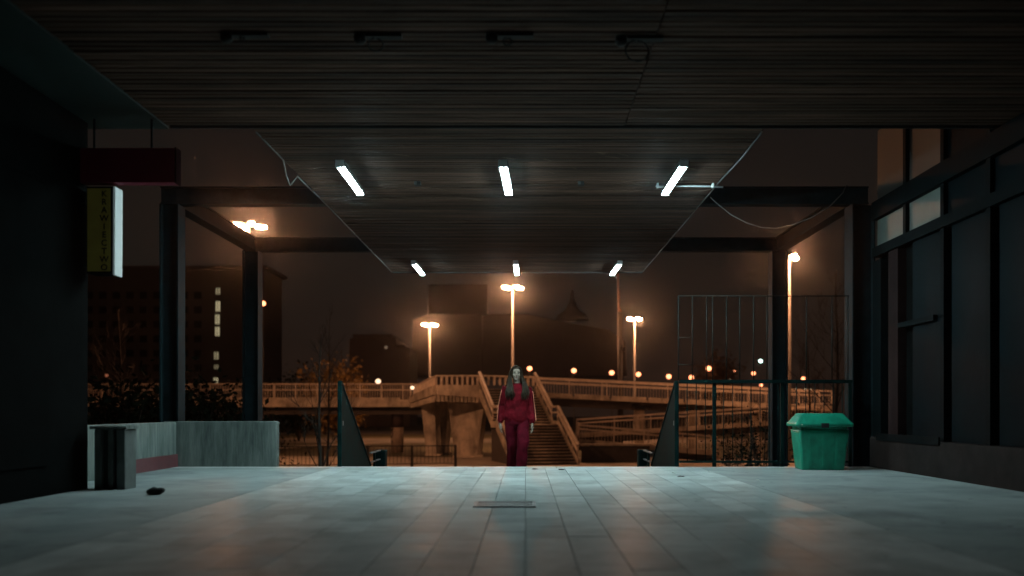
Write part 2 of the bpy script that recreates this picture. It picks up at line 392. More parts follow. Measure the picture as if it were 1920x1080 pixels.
# dead lamp sockets with dangling wire loops
for px, py, wr, lab in ((675, 76, 1, 'dead ceiling lamp socket with dangling wire loop, left of three'), (922, 75, .6, 'dead ceiling lamp socket with short wire stub, in the middle'), (1165, 80, 1.6, 'dead ceiling lamp socket with big knotted wire loop, on the right'), (425, 74, .3, 'faint dead ceiling lamp socket near the dark left soffit')):
    Y = (ZC - .05 - H) * F / (CY - py); x = WX(px, Y); t = empty('lamp_socket', (x, Y, ZC), lab, 'lamp socket', 'dead ceiling lamp sockets')
    MB().tube([(x, Y, ZC - .003), (x, Y, ZC - .05), (x, Y, ZC - .075)], [.05, .05, .03], 12).build('cup', M_black, t)
    MB().cbox(x + .05, x + .34, Y - .04, Y + .04, ZC - .03, ZC - .003, .005).build('mounting_plate', M_black, t)
    c = Vector((x + .13, Y, ZC - .03)); r = .055 * wr
    MB().tube([c + Vector((math.sin(a)*r*1.1, math.cos(a*.7)*.01, -r + math.cos(a)*r)) for a in [k*.45 for k in range(15)]], .006, 6).build('wire', M_black, t)

# steel frames: H-section columns and box beams
def h_column(name, x, y, z0, z1, label, sz=.29):
    t = empty(name, (x, y, z0), label, 'column', 'steel canopy columns')
    MB().box(x - sz/2, x - sz/2 + .022, y - sz/2, y + sz/2, z0 + .03, z1).build('flange', M_steel, t)
    MB().box(x + sz/2 - .022, x + sz/2, y - sz/2, y + sz/2, z0 + .03, z1).build('flange', M_steel, t)
    MB().box(x - sz/2 + .0225, x + sz/2 - .0225, y - .05, y + .05, z0 + .03, z1).build('web', M_steel, t)
    MB().box(x - sz/2 - .06, x + sz/2 + .06, y - sz/2 - .06, y + sz/2 + .06, z0, z0 + .029).build('base_plate', M_steel, t)
Y1, Y2 = 13.76, 17.8
CL, CRR = -5.27, 4.94
h_column('steel_column', CL, Y1, GZ, ZC, 'near left steel column rising behind the concrete parapet', .28)
h_column('steel_column', -5.27, Y2, GZ, ZC, 'far left steel column in front of the bright lamp cluster', .30)
h_column('steel_column', 5.0, Y1 + .02, GZ, ZC, 'near right steel column against the shop corner', .34)
h_column('steel_column', 4.88, Y2, GZ, ZC, 'far right steel column behind the green bin', .30)
def beam(a, b, label, hh=.26, ww=.2):
    t = empty('steel_beam', ((Vector(a)+Vector(b))/2)[:], label, 'beam', 'steel canopy beams')
    a = Vector(a); b = Vector(b)
    MB().bar(a + Vector((0,0,hh/2 - .012)), b + Vector((0,0,hh/2 - .012)), ww, .024).build('top_flange', M_steel, t)
    MB().bar(a - Vector((0,0,hh/2 - .012)), b - Vector((0,0,hh/2 - .012)), ww, .024).build('bottom_flange', M_steel, t)
    MB().bar(a, b, ww*.7, hh - .05).build('web', M_steel, t)
zb = ZC + .135
beam((CL - .14, Y1, zb), (XL - .01, Y1, zb), 'near left cross beam from steel column to canopy edge')
beam((XR + .01, Y1, zb), (4.92 + .17, Y1, zb), 'near right cross beam from canopy edge to shop corner')
beam((-5.42, Y2, zb), (XL - .01, Y2, zb), 'far left cross beam beneath the bright lamp cluster')
beam((XR + .01, Y2, zb), (5.03, Y2, zb), 'far right cross beam from canopy edge to far column')
beam((CL, Y1 + .11, zb), (CL, Y2 - .11, zb), 'left side beam joining the two left columns')
beam((4.92, Y1 + .11, zb), (4.9, Y2 - .11, zb), 'right side beam joining the two right columns')
# slack cable hanging between canopy and right column
pts = [(1332, 370), (1345, 382), (1370, 402), (1400, 418), (1430, 427), (1455, 428), (1485, 422), (1520, 409), (1555, 388), (1580, 362), (1588, 345)]
o = MB().tube([W(a, b, 13.35) for a, b in pts], .0075, 6).build('slack_cable', M_trim, None, W(1455, 428, 13.35)); tag(o, 'thin pale cable sagging between canopy edge and right column', 'cable')

# ================================================================== parapet, pillar, signs on the left
pp = empty('concrete_parapet', (-4.4, D - .1, 0), 'stained concrete parapet at the left plaza edge, in front of the columns', 'parapet')
MB().cbox(-5.3, -3.64, D - .02, D + .14, -.9, .665, .012).build('wall_panel', M_conc, pp)
MB().cbox(-5.26, -5.1, 9.6, D - .025, -.4, .655, .012).build('wall_panel', M_conc, pp)
MB().box(-5.1, -5.08, 11.6, D - .025, .001, .185).build('skirting', M_skirt, pp)
pl = empty('low_pillar', (-4.3, 9.75, 0), 'low dark pillar with pale sloping cap at the left edge', 'pillar')
for a, b in ((-4.50, -4.43), (-4.36, -4.31), (-4.27, -4.18)): MB().cbox(a, b, 9.62, 9.9, .0, .63, .006).build('upright', mat('dark_pillar_concrete', (.12, .135, .13), .8, spec=.1), pl)
MB().box(-4.49, -4.19, 9.68, 9.88, .0, .62).build('core', mat('pillar_core_concrete', (.035, .04, .038), .8, spec=.05), pl)
MB().prism([(-4.53, 9.58, .632), (-4.15, 9.58, .632), (-4.15, 9.94, .632), (-4.53, 9.94, .632)], (0, 0, .03)).build('cap', M_conc, pl)
rs = empty('hanging_sign', (-4.25, 9.62, 3.2), 'dark red box sign hanging under the ceiling at the left', 'sign')
MB().cbox(-4.62, -3.63, 9.55, 9.68, 3.19, 3.55, .012).build('box', M_redsign, rs)
MB().box(-3.632, -3.618, 9.545, 9.685, 3.185, 3.555).build('end_trim', mat('sign_end_trim', (0.012, 0.005, 0.006), .8, spec=.0), rs)
for xx in (-4.5, -3.9): MB().tube([(xx, 9.62, 3.55), (xx, 9.62, ZC - .01)], .012, 6).build('hanger', M_steel, rs)
vs = empty('vertical_sign', (-4.3, 9.7, 2.24), 'yellow vertical shop sign with dark letters and bright white side', 'sign')
MB().box(-4.55, -4.285, 9.56, 9.78, 2.25, 3.15).build('casing', M_shopdark, vs)
MB().box(-4.54, -4.30, 9.552, 9.559, 2.27, 3.13).build('face', M_lit_face, vs)
MB().prism([(-4.284, 9.58, 3.155), (-4.284, 9.76, 3.155), (-4.284, 9.75, 2.235), (-4.284, 9.57, 2.235)], (.02, 0, 0)).build('side_panel', M_lit_side, vs)
for zz in (2.35, 3.05): MB().tube([(-4.55, 9.67, zz), (-4.64, 9.67, zz)], .015, 6).build('bracket', M_steel, vs)
fc = bpy.data.curves.new('lettering', 'FONT'); fc.body = 'K\nR\nA\nW\nI\nE\nC\nT\nW\nO'; fc.align_x = 'CENTER'; fc.size = .088; fc.space_line = .965; fc.extrude = .001; fc.offset = .0018
fo = bpy.data.objects.new('tmp', fc); col.objects.link(fo); bpy.context.view_layer.update()
me = bpy.data.meshes.new_from_object(fo.evaluated_get(bpy.context.evaluated_depsgraph_get())); bpy.data.objects.remove(fo)
o = link('lettering', me, M_black, vs, (-4.365, 9.5495, 3.045)); o.rotation_euler = (R(90), 0, 0)
# left shop front, outside the photograph's left border
sh = empty('closed_shop', (-5.0, 5, 0), 'dark closed shop wall beyond the left edge', 'shop')
MB().box(-5.6, -4.63, -6, 9.75, 0, ZC - .013).build('wall', M_shopdark, sh)
for k in range(6): MB().cbox(-4.629, -4.60, -4 + k*2.2, -2.1 + k*2.2, .3, 3.0, .006).build('shutter', M_shopdark, sh)
# ================================================================== right-hand shop building
XB = 5.12
M_shopsteel = mat('black_shop_frame', (0.005, 0.008, 0.009), .6, spec=.02)
rb = empty('shop_building', (5.6, 11, 0), 'dark shop front with pale transom strip at the right edge', 'shop')
MB().box(XB + .10, 8.0, -6, 13.58, 0, 5.2).build('wall', M_shopdark, rb)
MB().cbox(XB - .08, XB + .098, -6, 13.5, .0, .44, .01).build('plinth', M_wallr, rb)
MB().box(XB - .05, XB + .098, -6, 13.5, 3.60, 3.86).build('lintel_beam', M_shopsteel, rb)
MB().box(XB - .03, XB + .098, 13.2, 13.5, .445, 3.0).build('corner_post', M_shopsteel, rb)
MB().box(XB - .02, XB + .098, 12.62, 12.95, .445, 3.05).build('pilaster', M_pil, rb)
MB().box(XB - .04, XB + .098, -6, 13.5, 3.06, 3.20).build('door_head', M_shopsteel, rb)
for k in range(9):
    yb = 13.45 - k*1.15 if k else 13.45; ya = yb - 1.0 if k == 0 else yb - 1.0
    ye = 13.45 - k*1.12
    tw = MB().box(XB + .02, XB + .095, ye - 1.02, ye, 3.205, 3.595).build('transom', M_frost if k < 2 else M_glass, rb)
    cw = MB().box(XB + .02, XB + .095, ye - 1.02, ye, 3.865, 4.9).build('clerestory_panel', M_cream if k < 2 else M_glass, rb)
    MB().box(XB - .03, XB + .099, ye - 1.118, ye - 1.022, 3.202, 3.598).build('mullion', M_shopsteel, rb)
    MB().box(XB - .03, XB + .099, ye - 1.118, ye - 1.022, 3.862, 5.0).build('mullion', M_shopsteel, rb)
    if k > 0:
        MB().box(XB + .02, XB + .095, ye - 1.02, ye - .1, .445, 3.055).build('window_pane', M_glass, rb)
        MB().box(XB - .03, XB + .099, ye - 1.118, ye - 1.022, .445, 3.055).build('mullion', M_shopsteel, rb)
MB().box(XB - .03, XB + .097, 11.5, 12.6, 1.95, 2.02).build('glazing_bar', M_shopsteel, rb)
MB().box(XB - .10, XB - .082, 11.2, 13.2, .40, .50).build('sill', M_shopsteel, rb)

# ================================================================== stair guards and the plaza railing
def guard(x, s, label, label2):
    t = empty('stair_guard', (x, D, 0), label, 'guard rail', 'stair guards')
    MB().cbox(x - .03, x + .03, D - .06, D - .0, .004, 1.25, .006).build('post', M_guard, t)
    MB().prism([(x - .012, D + .01, 1.22), (x - .012, 16.05, -.15), (x - .012, 16.05, -1.25), (x - .012, D + .30, -.10), (x - .012, D + .01, .02)], (.024, 0, 0)).build('panel', M_guard, t)
    MB().bar((x, D - .0, 1.245), (x, 16.07, -.135), .05, .03).build('top_rail', M_guard, t)
    MB().box(x + s*.013, x + s*.017, D + .1, D + .16, .60, .67).build('latch_plate', M_trim, t)
    t = empty('landing_rail', (x, 16.8, -1.285), label2, 'rail', 'landing rails')
    for zz in (.075, -.085): MB().bar((x, 16.1, zz), (x, 17.15, zz), .04, .022).build('rail', M_trim, t)
    for yy in (16.55,): MB().box(x - .02, x + .02, yy - .03, yy + .03, -1.283, .063).build('post', M_guard, t)
    MB().cbox(x - .10, x + .10, 17.16, 17.42, -1.283, .085, .015).build('end_pillar', M_guard, t)
guard(SX0, 1, 'dark green sheet stair guard on the left of the stairs', 'short metal rail on the landing at the foot of the left guard')
guard(SX1, -1, 'dark green sheet stair guard on the right of the stairs', 'short metal rail on the landing at the foot of the right guard')
rl = empty('plaza_railing', (3.5, D - .08, 0), 'dark green barred railing along the right plaza edge behind the bin', 'railing')
yr = D - .06
MB().bar((SX1 + .035, yr, 1.245), (4.76, yr, 1.245), .045, .05).build('top_rail', M_guard, rl)
MB().bar((SX1 + .035, yr, .075), (4.76, yr, .075), .03, .03).build('bottom_rail', M_guard, rl)
for xx in (2.76, 3.75, 4.74): MB().cbox(xx - .026, xx + .026, yr - .0, yr + .05, .004, 1.22, .004).build('post', M_guard, rl)
bme = MB().tube([(0, 0, .09), (0, 0, 1.22)], .0065, 6).mesh('baluster')
xx = SX1 + .15
while xx < 4.7:
    if min(abs(xx - p) for p in (2.76, 3.75, 4.74)) > .05: link('baluster', bme, M_guard, rl, (xx, yr, 0))
    xx += .133
# thin bar cage standing on top of the railing
YC = D - .035
cg = empty('bar_cage', (3.8, YC, 1.27), 'thin steel bar cage standing on top of the plaza railing', 'cage')
M_cage = mat('thin_green_bar', (0.009, 0.016, 0.015), .6, spec=.2)
zc1 = WZ(555, YC)
for px in (1272, 1298, 1325, 1336, 1362, 1387, 1413, 1438, 1512, 1560, 1590): MB().tube([(WX(px, YC), YC, 1.272), (WX(px, YC), YC, zc1)], .0075, 6).build('bar', M_cage, cg)
MB().tube([(WX(1272, YC), YC, zc1), (WX(1592, YC), YC, zc1)], .0085, 6).build('top_rail', M_cage, cg)
for py in (633, 684): MB().tube([(WX(1272, YC), YC, WZ(py, YC)), (WX(1298, YC), YC, WZ(py, YC))], .007, 6).build('rung', M_cage, cg)

# ================================================================== green grit bin
BX, BY = 4.13, 12.95
gb = empty('grit_bin', (BX, BY, 0), 'green plastic grit bin with overhanging sloped lid by the right railing', 'bin')
def rrect(cx, cy, hx, hy, z, r, n=4):
    out = []
    for qx, qy, a0 in ((1, 1, 0), (-1, 1, 90), (-1, -1, 180), (1, -1, 270)):
        for k in range(n + 1):
            a = R(a0 + 90*k/n); out.append((cx + qx*(hx - r) + r*math.cos(a), cy + qy*(hy - r) + r*math.sin(a), z))
    return out
body = MB(); body.loft([rrect(BX, BY, .335, .25, .0, .03), rrect(BX, BY, .345, .26, .03, .04), rrect(BX, BY, .40, .305, .50, .045), rrect(BX, BY, .405, .31, .555, .045)])
body.build('body', M_bin, gb)
MB().loft([rrect(BX, BY, .38, .285, .552, .04), rrect(BX, BY, .385, .29, .615, .04)]).build('collar', M_bin, gb)
lid = MB(); lid.loft([rrect(BX, BY, .445, .345, .60, .03), rrect(BX, BY, .462, .362, .612, .03), rrect(BX, BY, .462, .362, .645, .03), rrect(BX, BY, .44, .34, .662, .05), rrect(BX, BY, .345, .235, .775, .05), rrect(BX, BY, .325, .215, .785, .05)])
lid.build('lid', M_bin, gb)
MB().cbox(BX - .06, BX + .06, BY - .375, BY - .3625, .585, .65, .004).build('hasp', M_black, gb)
for xx in (-.25, .25): MB().tube([(BX + xx - .05, BY + .37, .64), (BX + xx + .05, BY + .37, .64)], .016, 8).build('hinge', M_black, gb)
for xx in (-.2, .0, .2): MB().prism([(BX + xx - .02, BY - .258, .05), (BX + xx + .02, BY - .258, .05), (BX + xx + .022, BY - .302, .50), (BX + xx - .022, BY - .302, .50)], (0, -.012, 0)).build('rib', M_bin, gb)
MB().bar((BX - .467, BY - .31, .652), (BX - .36, BY - .365, .628), .012, .014).build('label_strip', mat('worn_label', (0.75, 0.62, 0.5), .5), gb)
gb.rotation_euler = (0, 0, R(-3)); gb.scale = (.85, .85, 1)

# ================================================================== litter on the plaza
def crumple(name, x, y, r, hgt, m, label, cat, group=None):
    mb = MB(); mb.sphere((0, 0, 0), r, r*.7, hgt, 14, 10)
    s = random.random()*50
    vs = []
    for p in mb.v:
        v = Vector(p); k = 1 + .45*mnoise.noise(Vector((v.x/r*1.6 + s, v.y/r*1.6, v.z/hgt*1.2)))
        v = v*k; v.z = max(v.z + hgt*.55, 0.0015); vs.append(tuple(v + Vector((x, y, 0))))
    mb.v = vs; o = mb.build(name, m, None, (x, y, 0)); tag(o, label, cat, group)
crumple('crumpled_rag', -3.63, 9.05, .075, .05, M_black, 'small crumpled black rag on the floor near the left parapet', 'rag')
M_leaf = mat('wet_dead_leaf', (0.06, 0.05, 0.045), .6)
M_paper = mat('scrap_paper', (.7, .72, .7), .7)
for (px, py, m, lab, nm, c) in ((1003, 880, M_leaf, 'dark dead leaf on the edge stones just right of the person', 'dead_leaf', 'leaf'), (1053, 881, M_leaf, 'second dark dead leaf on the edge stones right of the person', 'dead_leaf', 'leaf'), (1277, 894, M_leaf, 'dark dead leaf on the floor beside the right stair guard', 'dead_leaf', 'leaf'),
        (1262, 887, M_paper, 'white paper scrap at the foot of the right stair guard', 'paper_scrap', 'paper'), (1330, 885, M_paper, 'white paper scrap below the railing post right of the stairs', 'paper_scrap', 'paper'), (1421, 901, M_paper, 'white paper scrap on the floor left of the green bin', 'paper_scrap', 'paper')):
    Y = H*F/(py - CY); crumple(nm, WX(px, Y), Y, .045 if m is M_leaf else .02, .009, m, lab, c)
Y = 12.1; mb = MB(); mb.prism([(-.60, Y, .008), (-.46, Y - .01, .006), (-.455, Y + .05, .012), (-.59, Y + .06, .009)], (0, 0, .002)); o = mb.build('paper_strip', M_paper, None, (-.53, Y, 0)); tag(o, 'thin white paper strip lying on the floor left of the person', 'paper')

# ================================================================== person walking up the stairs
def remesh(mb, vox, smooth, name):
    me = mb.mesh(name); o = bpy.data.objects.new('tmp', me); col.objects.link(o)
    r = o.modifiers.new('r', 'REMESH'); r.mode = 'VOXEL'; r.voxel_size = vox; r.use_smooth_shade = True
    if smooth: s = o.modifiers.new('s', 'SMOOTH'); s.factor = .5; s.iterations = smooth
    bpy.context.view_layer.update()
    out = bpy.data.meshes.new_from_object(o.evaluated_get(bpy.context.evaluated_depsgraph_get()))
    bpy.data.objects.remove(o); out.name = name; return out
def egg(mb, rings, n=20):
    """rings: (cx, cy, z, rx, ry)"""
    mb.loft([[(c[0] + c[3]*math.cos(2*math.pi*j/n), c[1] + c[4]*math.sin(2*math.pi*j/n), c[2]) for j in range(n)] for c in rings])
PX, PY, PZ = -.125, 13.83, -.16
per = empty('person', (PX, PY, PZ), 'person with long dark hair in a wine red tracksuit climbing the stairs', 'person')
M_skin = mat('skin', (0.34, 0.255, 0.20), .6, spec=.25, var=.06, bump=0)
M_suit = mat('wine_red_jersey', (0.125, 0.0026, 0.008), .85, spec=.12, var=.3, scale=9, bump=.4, bscale=60)
M_suit2 = mat('wine_red_trouser', (0.095, 0.0024, 0.010), .85, spec=.12, var=.3, scale=9, bump=.4, bscale=60)
M_hair = mat('dark_brown_hair', (0.036, 0.024, 0.015), .55, spec=.12, var=.7, scale=30, stretch=(1, 1, .15), bump=.3)
M_stripe = mat('sleeve_stripe', (0.75, 0.25, 0.14), .6, var=.1)
HC = Vector((-.016, -.02, 1.535))       # head centre (local)
b = MB()
egg(b, [(0, 0, .80, .10, .08), (0, 0, .88, .155, .11), (0, 0, 1.0, .125, .09), (0, 0, 1.15, .145, .10), (0, 0, 1.28, .165, .095), (0, .01, 1.345, .13, .07), (0, .01, 1.385, .065, .06)])
b.tube([(0, .015, 1.33), (-.002, .005, 1.40), (HC.x, -.005, 1.47)], [.062, .052, .054], 14)
# head: skull, face, jaw, nose, ears
egg(b, [(HC.x, -.055, 1.438, .020, .022), (HC.x, -.05, 1.452, .042, .045), (HC.x, -.035, 1.48, .058, .068), (HC.x, -.025, 1.515, .067, .082), (HC.x, -.018, 1.55, .071, .090), (HC.x, -.014, 1.585, .070, .092), (HC.x, -.01, 1.615, .060, .080), (HC.x, -.005, 1.638, .038, .05), (HC.x, 0, 1.647, .012, .016)], 24)
b.tube([(HC.x, -.105, 1.553), (HC.x, -.121, 1.525), (HC.x, -.127, 1.510), (HC.x, -.108, 1.500)], [.008, .011, .015, .011], 8)
b.sphere((HC.x, -.104, 1.475), .022, .012, .012); b.sphere((HC.x, -.100, 1.448), .018, .013, .012)
for s in (-1, 1):
    b.sphere((HC.x + s*.070, .0, 1.525), .010, .018, .03); b.sphere((HC.x + s*.036, -.088, 1.508), .022, .018, .016); b.sphere((HC.x + s*.03, -.100, 1.562), .026, .012, .009)
# arms and hands with five fingers
ARM = {}
for s in (-1, 1):
    sh_ = Vector((s*.165, .01, 1.325 if s < 0 else 1.312))
    el = Vector((-.222, .075, 1.06)) if s < 0 else Vector((.208, .02, 1.04))
    wr = Vector((-.248, .03, .80)) if s < 0 else Vector((.218, -.10, .80))
    ARM[s] = (sh_, el, wr)
    b.tube([sh_, sh_.lerp(el, .5), el, el.lerp(wr, .35), wr], [.05, .043, .036, .036, .024], 12)
    hd = Vector((s*.02, -.10, -1)).normalized(); pc = wr + hd*.06
    b.tube([wr - hd*.01, wr + hd*.03, wr + hd*.065, wr + hd*.09], [.017, .019, .020, .018], 10, ry=[.025, .034, .040, .037])
    # palm faces the thigh: fingers are spread along y
    for k, (oy, ln) in enumerate(((-.030, .072), (-.010, .080), (.010, .075), (.029, .058))):
        p0 = wr + hd*.082 + Vector((0, oy, 0)); q1 = p0 + hd*ln*.45 + Vector((-s*.004, oy*.15 - .003, 0)); q2 = p0 + hd*ln*.8 + Vector((-s*.018, oy*.25 - .008, 0)); q3 = p0 + hd*ln + Vector((-s*.030, oy*.3 - .010, .004))
        b.tube([p0, q1, q2, q3], [.0092, .0088, .0082, .0070], 8)
    t0 = wr + hd*.03 + Vector((-s*.006, -.026, 0)); b.tube([t0, t0 + hd*.028 + Vector((-s*.008, -.022, 0)), t0 + hd*.058 + Vector((-s*.014, -.030, 0))], [.012, .0105, .0085], 8)
# legs
LEG = {1: (Vector((.085, .0, .86)), Vector((.075, -.15, .51)), Vector((.045, -.10, .09))), -1: (Vector((-.085, .0, .86)), Vector((-.070, .05, .46)), Vector((-.055, .26, .09)))}
for s in (-1, 1):
    a, k, c = LEG[s]
    b.tube([a, a.lerp(k, .5), k, k.lerp(c, .35), c], [.085, .07, .052, .05, .034], 12)
    b.tube([c + Vector((0, .03, -.05)), c + Vector((0, -.03, -.055)), c + Vector((0, -.13, -.07))], [.035, .036, .028], 10)
for i, p in enumerate(b.v): b.v[i] = tuple(Vector(p) + Vector((PX, PY, PZ)))
me = remesh(b, .0052, 4, 'body')
for v in me.vertices: v.co -= Vector((PX, PY, PZ))
link('body', me, M_skin, per)
def pbuild(mb, name, m, vox=None, sm=4, fold=0.0, seed=0, freq=(9, 9, 5), parent=None):
    if vox: me = remesh(mb, vox, sm, name)
    else: me = mb.mesh(name)
    if fold:
        nrm = [v.normal.copy() for v in me.vertices]
        for v in me.vertices:
            n = mnoise.noise(Vector((v.co.x*freq[0] + seed, v.co.y*freq[1], v.co.z*freq[2]))) + .5*mnoise.noise(Vector((v.co.x*freq[0]*2.3, v.co.y*freq[1]*2.3 + seed, v.co.z*freq[2]*2.6)))
            v.co += nrm[v.index] * n * fold * (max(.1, min(1, (1.34 - v.co.z)/.08)))
    o = link(name, me, m, parent or per); return o
# sweatshirt
j = MB()
egg(j, [(0, 0, .79, .165, .115), (0, 0, .80, .172, .122), (0, 0, .835, .185, .135), (0, -.005, .90, .192, .142), (0, 0, 1.0, .178, .132), (0, 0, 1.12, .180, .132), (0, 0, 1.24, .188, .128), (0, .005, 1.31, .178, .11), (0, .01, 1.355, .12, .085), (0, .008, 1.372, .078, .074), (0, .004, 1.392, .066, .064)], 32)
for s in (-1, 1):
    a, k, c = ARM[s]; aa = a + Vector((-s*.02, 0, .005))
    j.tube([aa, a.lerp(k, .25), a.lerp(k, .6), k, k.lerp(c, .3), k.lerp(c, .7), k.lerp(c, .90), k.lerp(c, .93), c + (c-k).normalized()*.01], [.072, .070, .064, .060, .061, .058, .053, .042, .038], 16)
pbuild(j, 'sweatshirt', M_suit, .0085, 5, .016, 3, (11, 11, 7))
# piping stripe down each sleeve
for s in (-1, 1):
    a, k, c = ARM[s]; pts = []
    for q in [i/12 for i in range(13)]:
        p = a.lerp(k, q*2) if q < .5 else k.lerp(c, (q-.5)*2*.9)
        rad = .076 if q < .3 else .070
        pts.append(p + Vector((s*rad*.80, -rad*.72, 0)) + Vector((0, 0, .006*math.sin(q*20))))
    sp = MB(); sp.tube(pts[1:], .0055, 6, ry=.005); pbuild(sp, 'sleeve_stripe', M_stripe)
# trousers
tr_ = MB()
egg(tr_, [(0, 0, .74, .11, .09), (0, 0, .78, .172, .122), (0, 0, .86, .178, .125), (0, 0, .93, .155, .11), (0, 0, .97, .14, .10)], 32)
for s in (-1, 1):
    a, k, c = LEG[s]
    tr_.tube([a + Vector((0, 0, 0)), a.lerp(k, .35), a.lerp(k, .7), k, k.lerp(c, .4), k.lerp(c, .8), c + Vector((0, .0, -.02))], [.098, .096, .090, .084, .082, .080, .076], 18)
pbuild(tr_, 'trousers', M_suit2, .0085, 5, .016, 11, (9, 9, 5))
for s in (-1, 1):
    a, k, c = LEG[s]; f = MB(); f.tube([c + Vector((0, .065, -.055)), c + Vector((0, .04, -.045)), c + Vector((0, -.03, -.045)), c + Vector((0, -.10, -.058)), c + Vector((0, -.165, -.065)), c + Vector((0, -.185, -.068))], [.02, .04, .046, .045, .036, .015], 12, ry=[.02, .042, .046, .032, .024, .012]); pbuild(f, 'shoe', M_black)
# face details
M_eye = mat('eye_dark', (0.025, 0.018, 0.015), .3, bump=0); M_lip = mat('lips', (0.26, 0.11, 0.10), .5, bump=0); M_scl = mat('eye_white', (0.45, 0.43, 0.4), .3, bump=0)
for s in (-1, 1):
    ey = MB(); ey.sphere((HC.x + s*.030, -.094, 1.538), .0135, .010, .0075); eo = pbuild(ey, 'eye', M_scl)
    ir = MB(); ir.sphere((HC.x + s*.030, -.1005, 1.5375), .0065, .005, .0065); pbuild(ir, 'iris', M_eye, parent=eo)
    ld = MB(); ld.tube([(HC.x + s*(.014 + .008*k), -.101 + .0016*abs(k-2)*abs(k-2), 1.5455 + .002*(1 - abs(k-2)/2)) for k in range(5)], [.001, .0028, .003, .0028, .001], 6); pbuild(ld, 'eyelid', M_eye)
    br = MB(); br.tube([(HC.x + s*(.012 + .010*k), -.1135 + .0022*k*k*.6, 1.558 + .003*math.sin(k*.8)) for k in range(5)], [.003, .0042, .004, .003, .001], 6); pbuild(br, 'eyebrow', M_hair)
lp = MB(); lp.tube([(HC.x + x_, -.1165 + abs(x_)*.5, 1.4775 + .001*math.cos(x_*150)) for x_ in (-.022, -.012, -.004, .004, .012, .022)], [.002, .005, .006, .006, .005, .002], 8); pbuild(lp, 'lips', M_lip)
# long hair: cap plus strands falling in front of and behind the shoulders
hr = MB()
hr.loft([[(HC.x + c[2]*math.cos(a), c[1] + c[3]*math.sin(a), c[0]) for a in [R(-52 + 284*q/24) for q in range(25)]] for c in [(1.47, .0, .078, .09), (1.51, .0, .082, .098), (1.55, -.002, .086, .102), (1.59, -.004, .084, .104)]] , cap=False, closed=False)
egg(hr, [(HC.x, .004, 1.588, .083, .100), (HC.x, -.004, 1.612, .074, .092), (HC.x, -.004, 1.64, .054, .07), (HC.x, -.002, 1.656, .030, .04), (HC.x, 0, 1.661, .008, .01)], 24)
rnd = random.Random(5)
for s in (-1, 1):
    for q in range(100):
        u = rnd.random(); front = q < 54
        y0 = -.078 + .14*u if front else .0 + .08*u
        wv = rnd.uniform(-.012, .012); ph = rnd.random()*6
        if front:
            end = rnd.uniform(1.13, 1.24)
            v = rnd.random(); lx = .064 + .095*v; fy = -.135 + .05*v - .02*rnd.random()
            pts = [(HC.x + s*.004, y0, 1.655 - 1.2*y0*y0), (HC.x + s*.055, y0 - .004 - .02*u, 1.628), (HC.x + s*(.080 + .008*rnd.random()), y0*.55 - .02, 1.56), (HC.x + s*(.078 + .030*v), -.04 + .04*v, 1.48),
                   (s*(.080 + .060*v), -.085 + .05*v + wv, 1.38), (s*(lx + .010 + wv), fy, 1.27), (s*(lx + wv*2), fy - .005, (1.27 + end)/2), (s*(lx - .01 + wv*1.2), fy - .01, end)]
        else:
            end = rnd.uniform(1.08, 1.2); lx = .02 + .18*rnd.random()
            pts = [(HC.x + s*.004, y0, 1.655 - 1.2*y0*y0), (HC.x + s*.055, y0 + .02, 1.628), (HC.x + s*(.072 + .015*rnd.random()), .05 + .05*u, 1.55), (HC.x + s*(.075 + .03*rnd.random()), .07 + .04*u, 1.48), (s*(.06 + .09*rnd.random()), .09 + .03*u, 1.40), (s*(lx*.9 + .02), .125, 1.3), (s*lx, .14, 1.22), (s*lx, .14, end)]
        k_ = rnd.uniform(.6, 1.0)
        hr.tube(pts, [a_*k_ for a_ in (.007, .012, .013, .013, .012, .011, .008, .002)], 6)
pbuild(hr, 'hair', M_hair)
per.rotation_euler = (0, 0, R(6))

# ================================================================== footbridge complex behind
def railing(t, a, b, hgt=1.1, rails=(1.0, .8), post=2.0, bal=.16, m=M_rail, rw=.09, stuff=True):
    """rails and posts between two deck-edge points, parts of thing t"""
    a = Vector(a); b = Vector(b); L = (b - a).length; n = max(1, int(round(L / post)))
    for k, fr in enumerate(rails): MB().bar(a + Vector((0,0,hgt*fr)), b + Vector((0,0,hgt*fr)), rw, rw if k == 0 else rw*.7).build('handrail', m, t)
    pm = MB().box(-.03, .03, -.03, .03, 0, hgt - rw/2 - .003).mesh('post')
    for i in range(n + 1): link('post', pm, m, t, a.lerp(b, i/n))
    if stuff:
        mb = MB(); k = int(L / bal)
        for i in range(1, k):
            p = a.lerp(b, i/k); mb.box(p.x - .012, p.x + .012, p.y - .012, p.y + .012, p.z + .08, p.z + hgt*rails[-1] - .04)
        o = mb.build('bars', m, t); o['kind'] = 'stuff'

# --- long flat bridge on the left
YL = 66.5
zt = WZ(720, YL); zd1 = WZ(749, YL); zd0 = WZ(763, YL); zu = WZ(772, YL)
lb = empty('road_bridge', (-22, YL, GZ), 'long straight bridge span with mesh railing on the left', 'bridge')
MB().box(-75, WX(790, YL), YL, YL + 6, zd0, zd1).build('deck', M_bridge, lb)
MB().box(-75, WX(800, YL), YL + .6, YL + 5.4, zu - .2, zd0 - .005).build('girder', M_under, lb)
xa, xb = -60, WX(782, YL)
for z_ in (zt, (zt*.62 + zd1*.38)): MB().bar((xa, YL + .08, z_), (xb, YL + .08, z_), .08, .09).build('handrail', M_rail, lb)
pm = MB().box(-.04, .04, -.04, .04, 0, zt - zd1 - .06).mesh('post')
x = xa
while x < xb: link('post', pm, M_rail, lb, (x, YL + .08, zd1)); x += 1.55
mb = MB(); x = xa
while x < xb: mb.box(x - .016, x + .016, YL + .07, YL + .09, zd1 + .05, zt - .06); x += .18
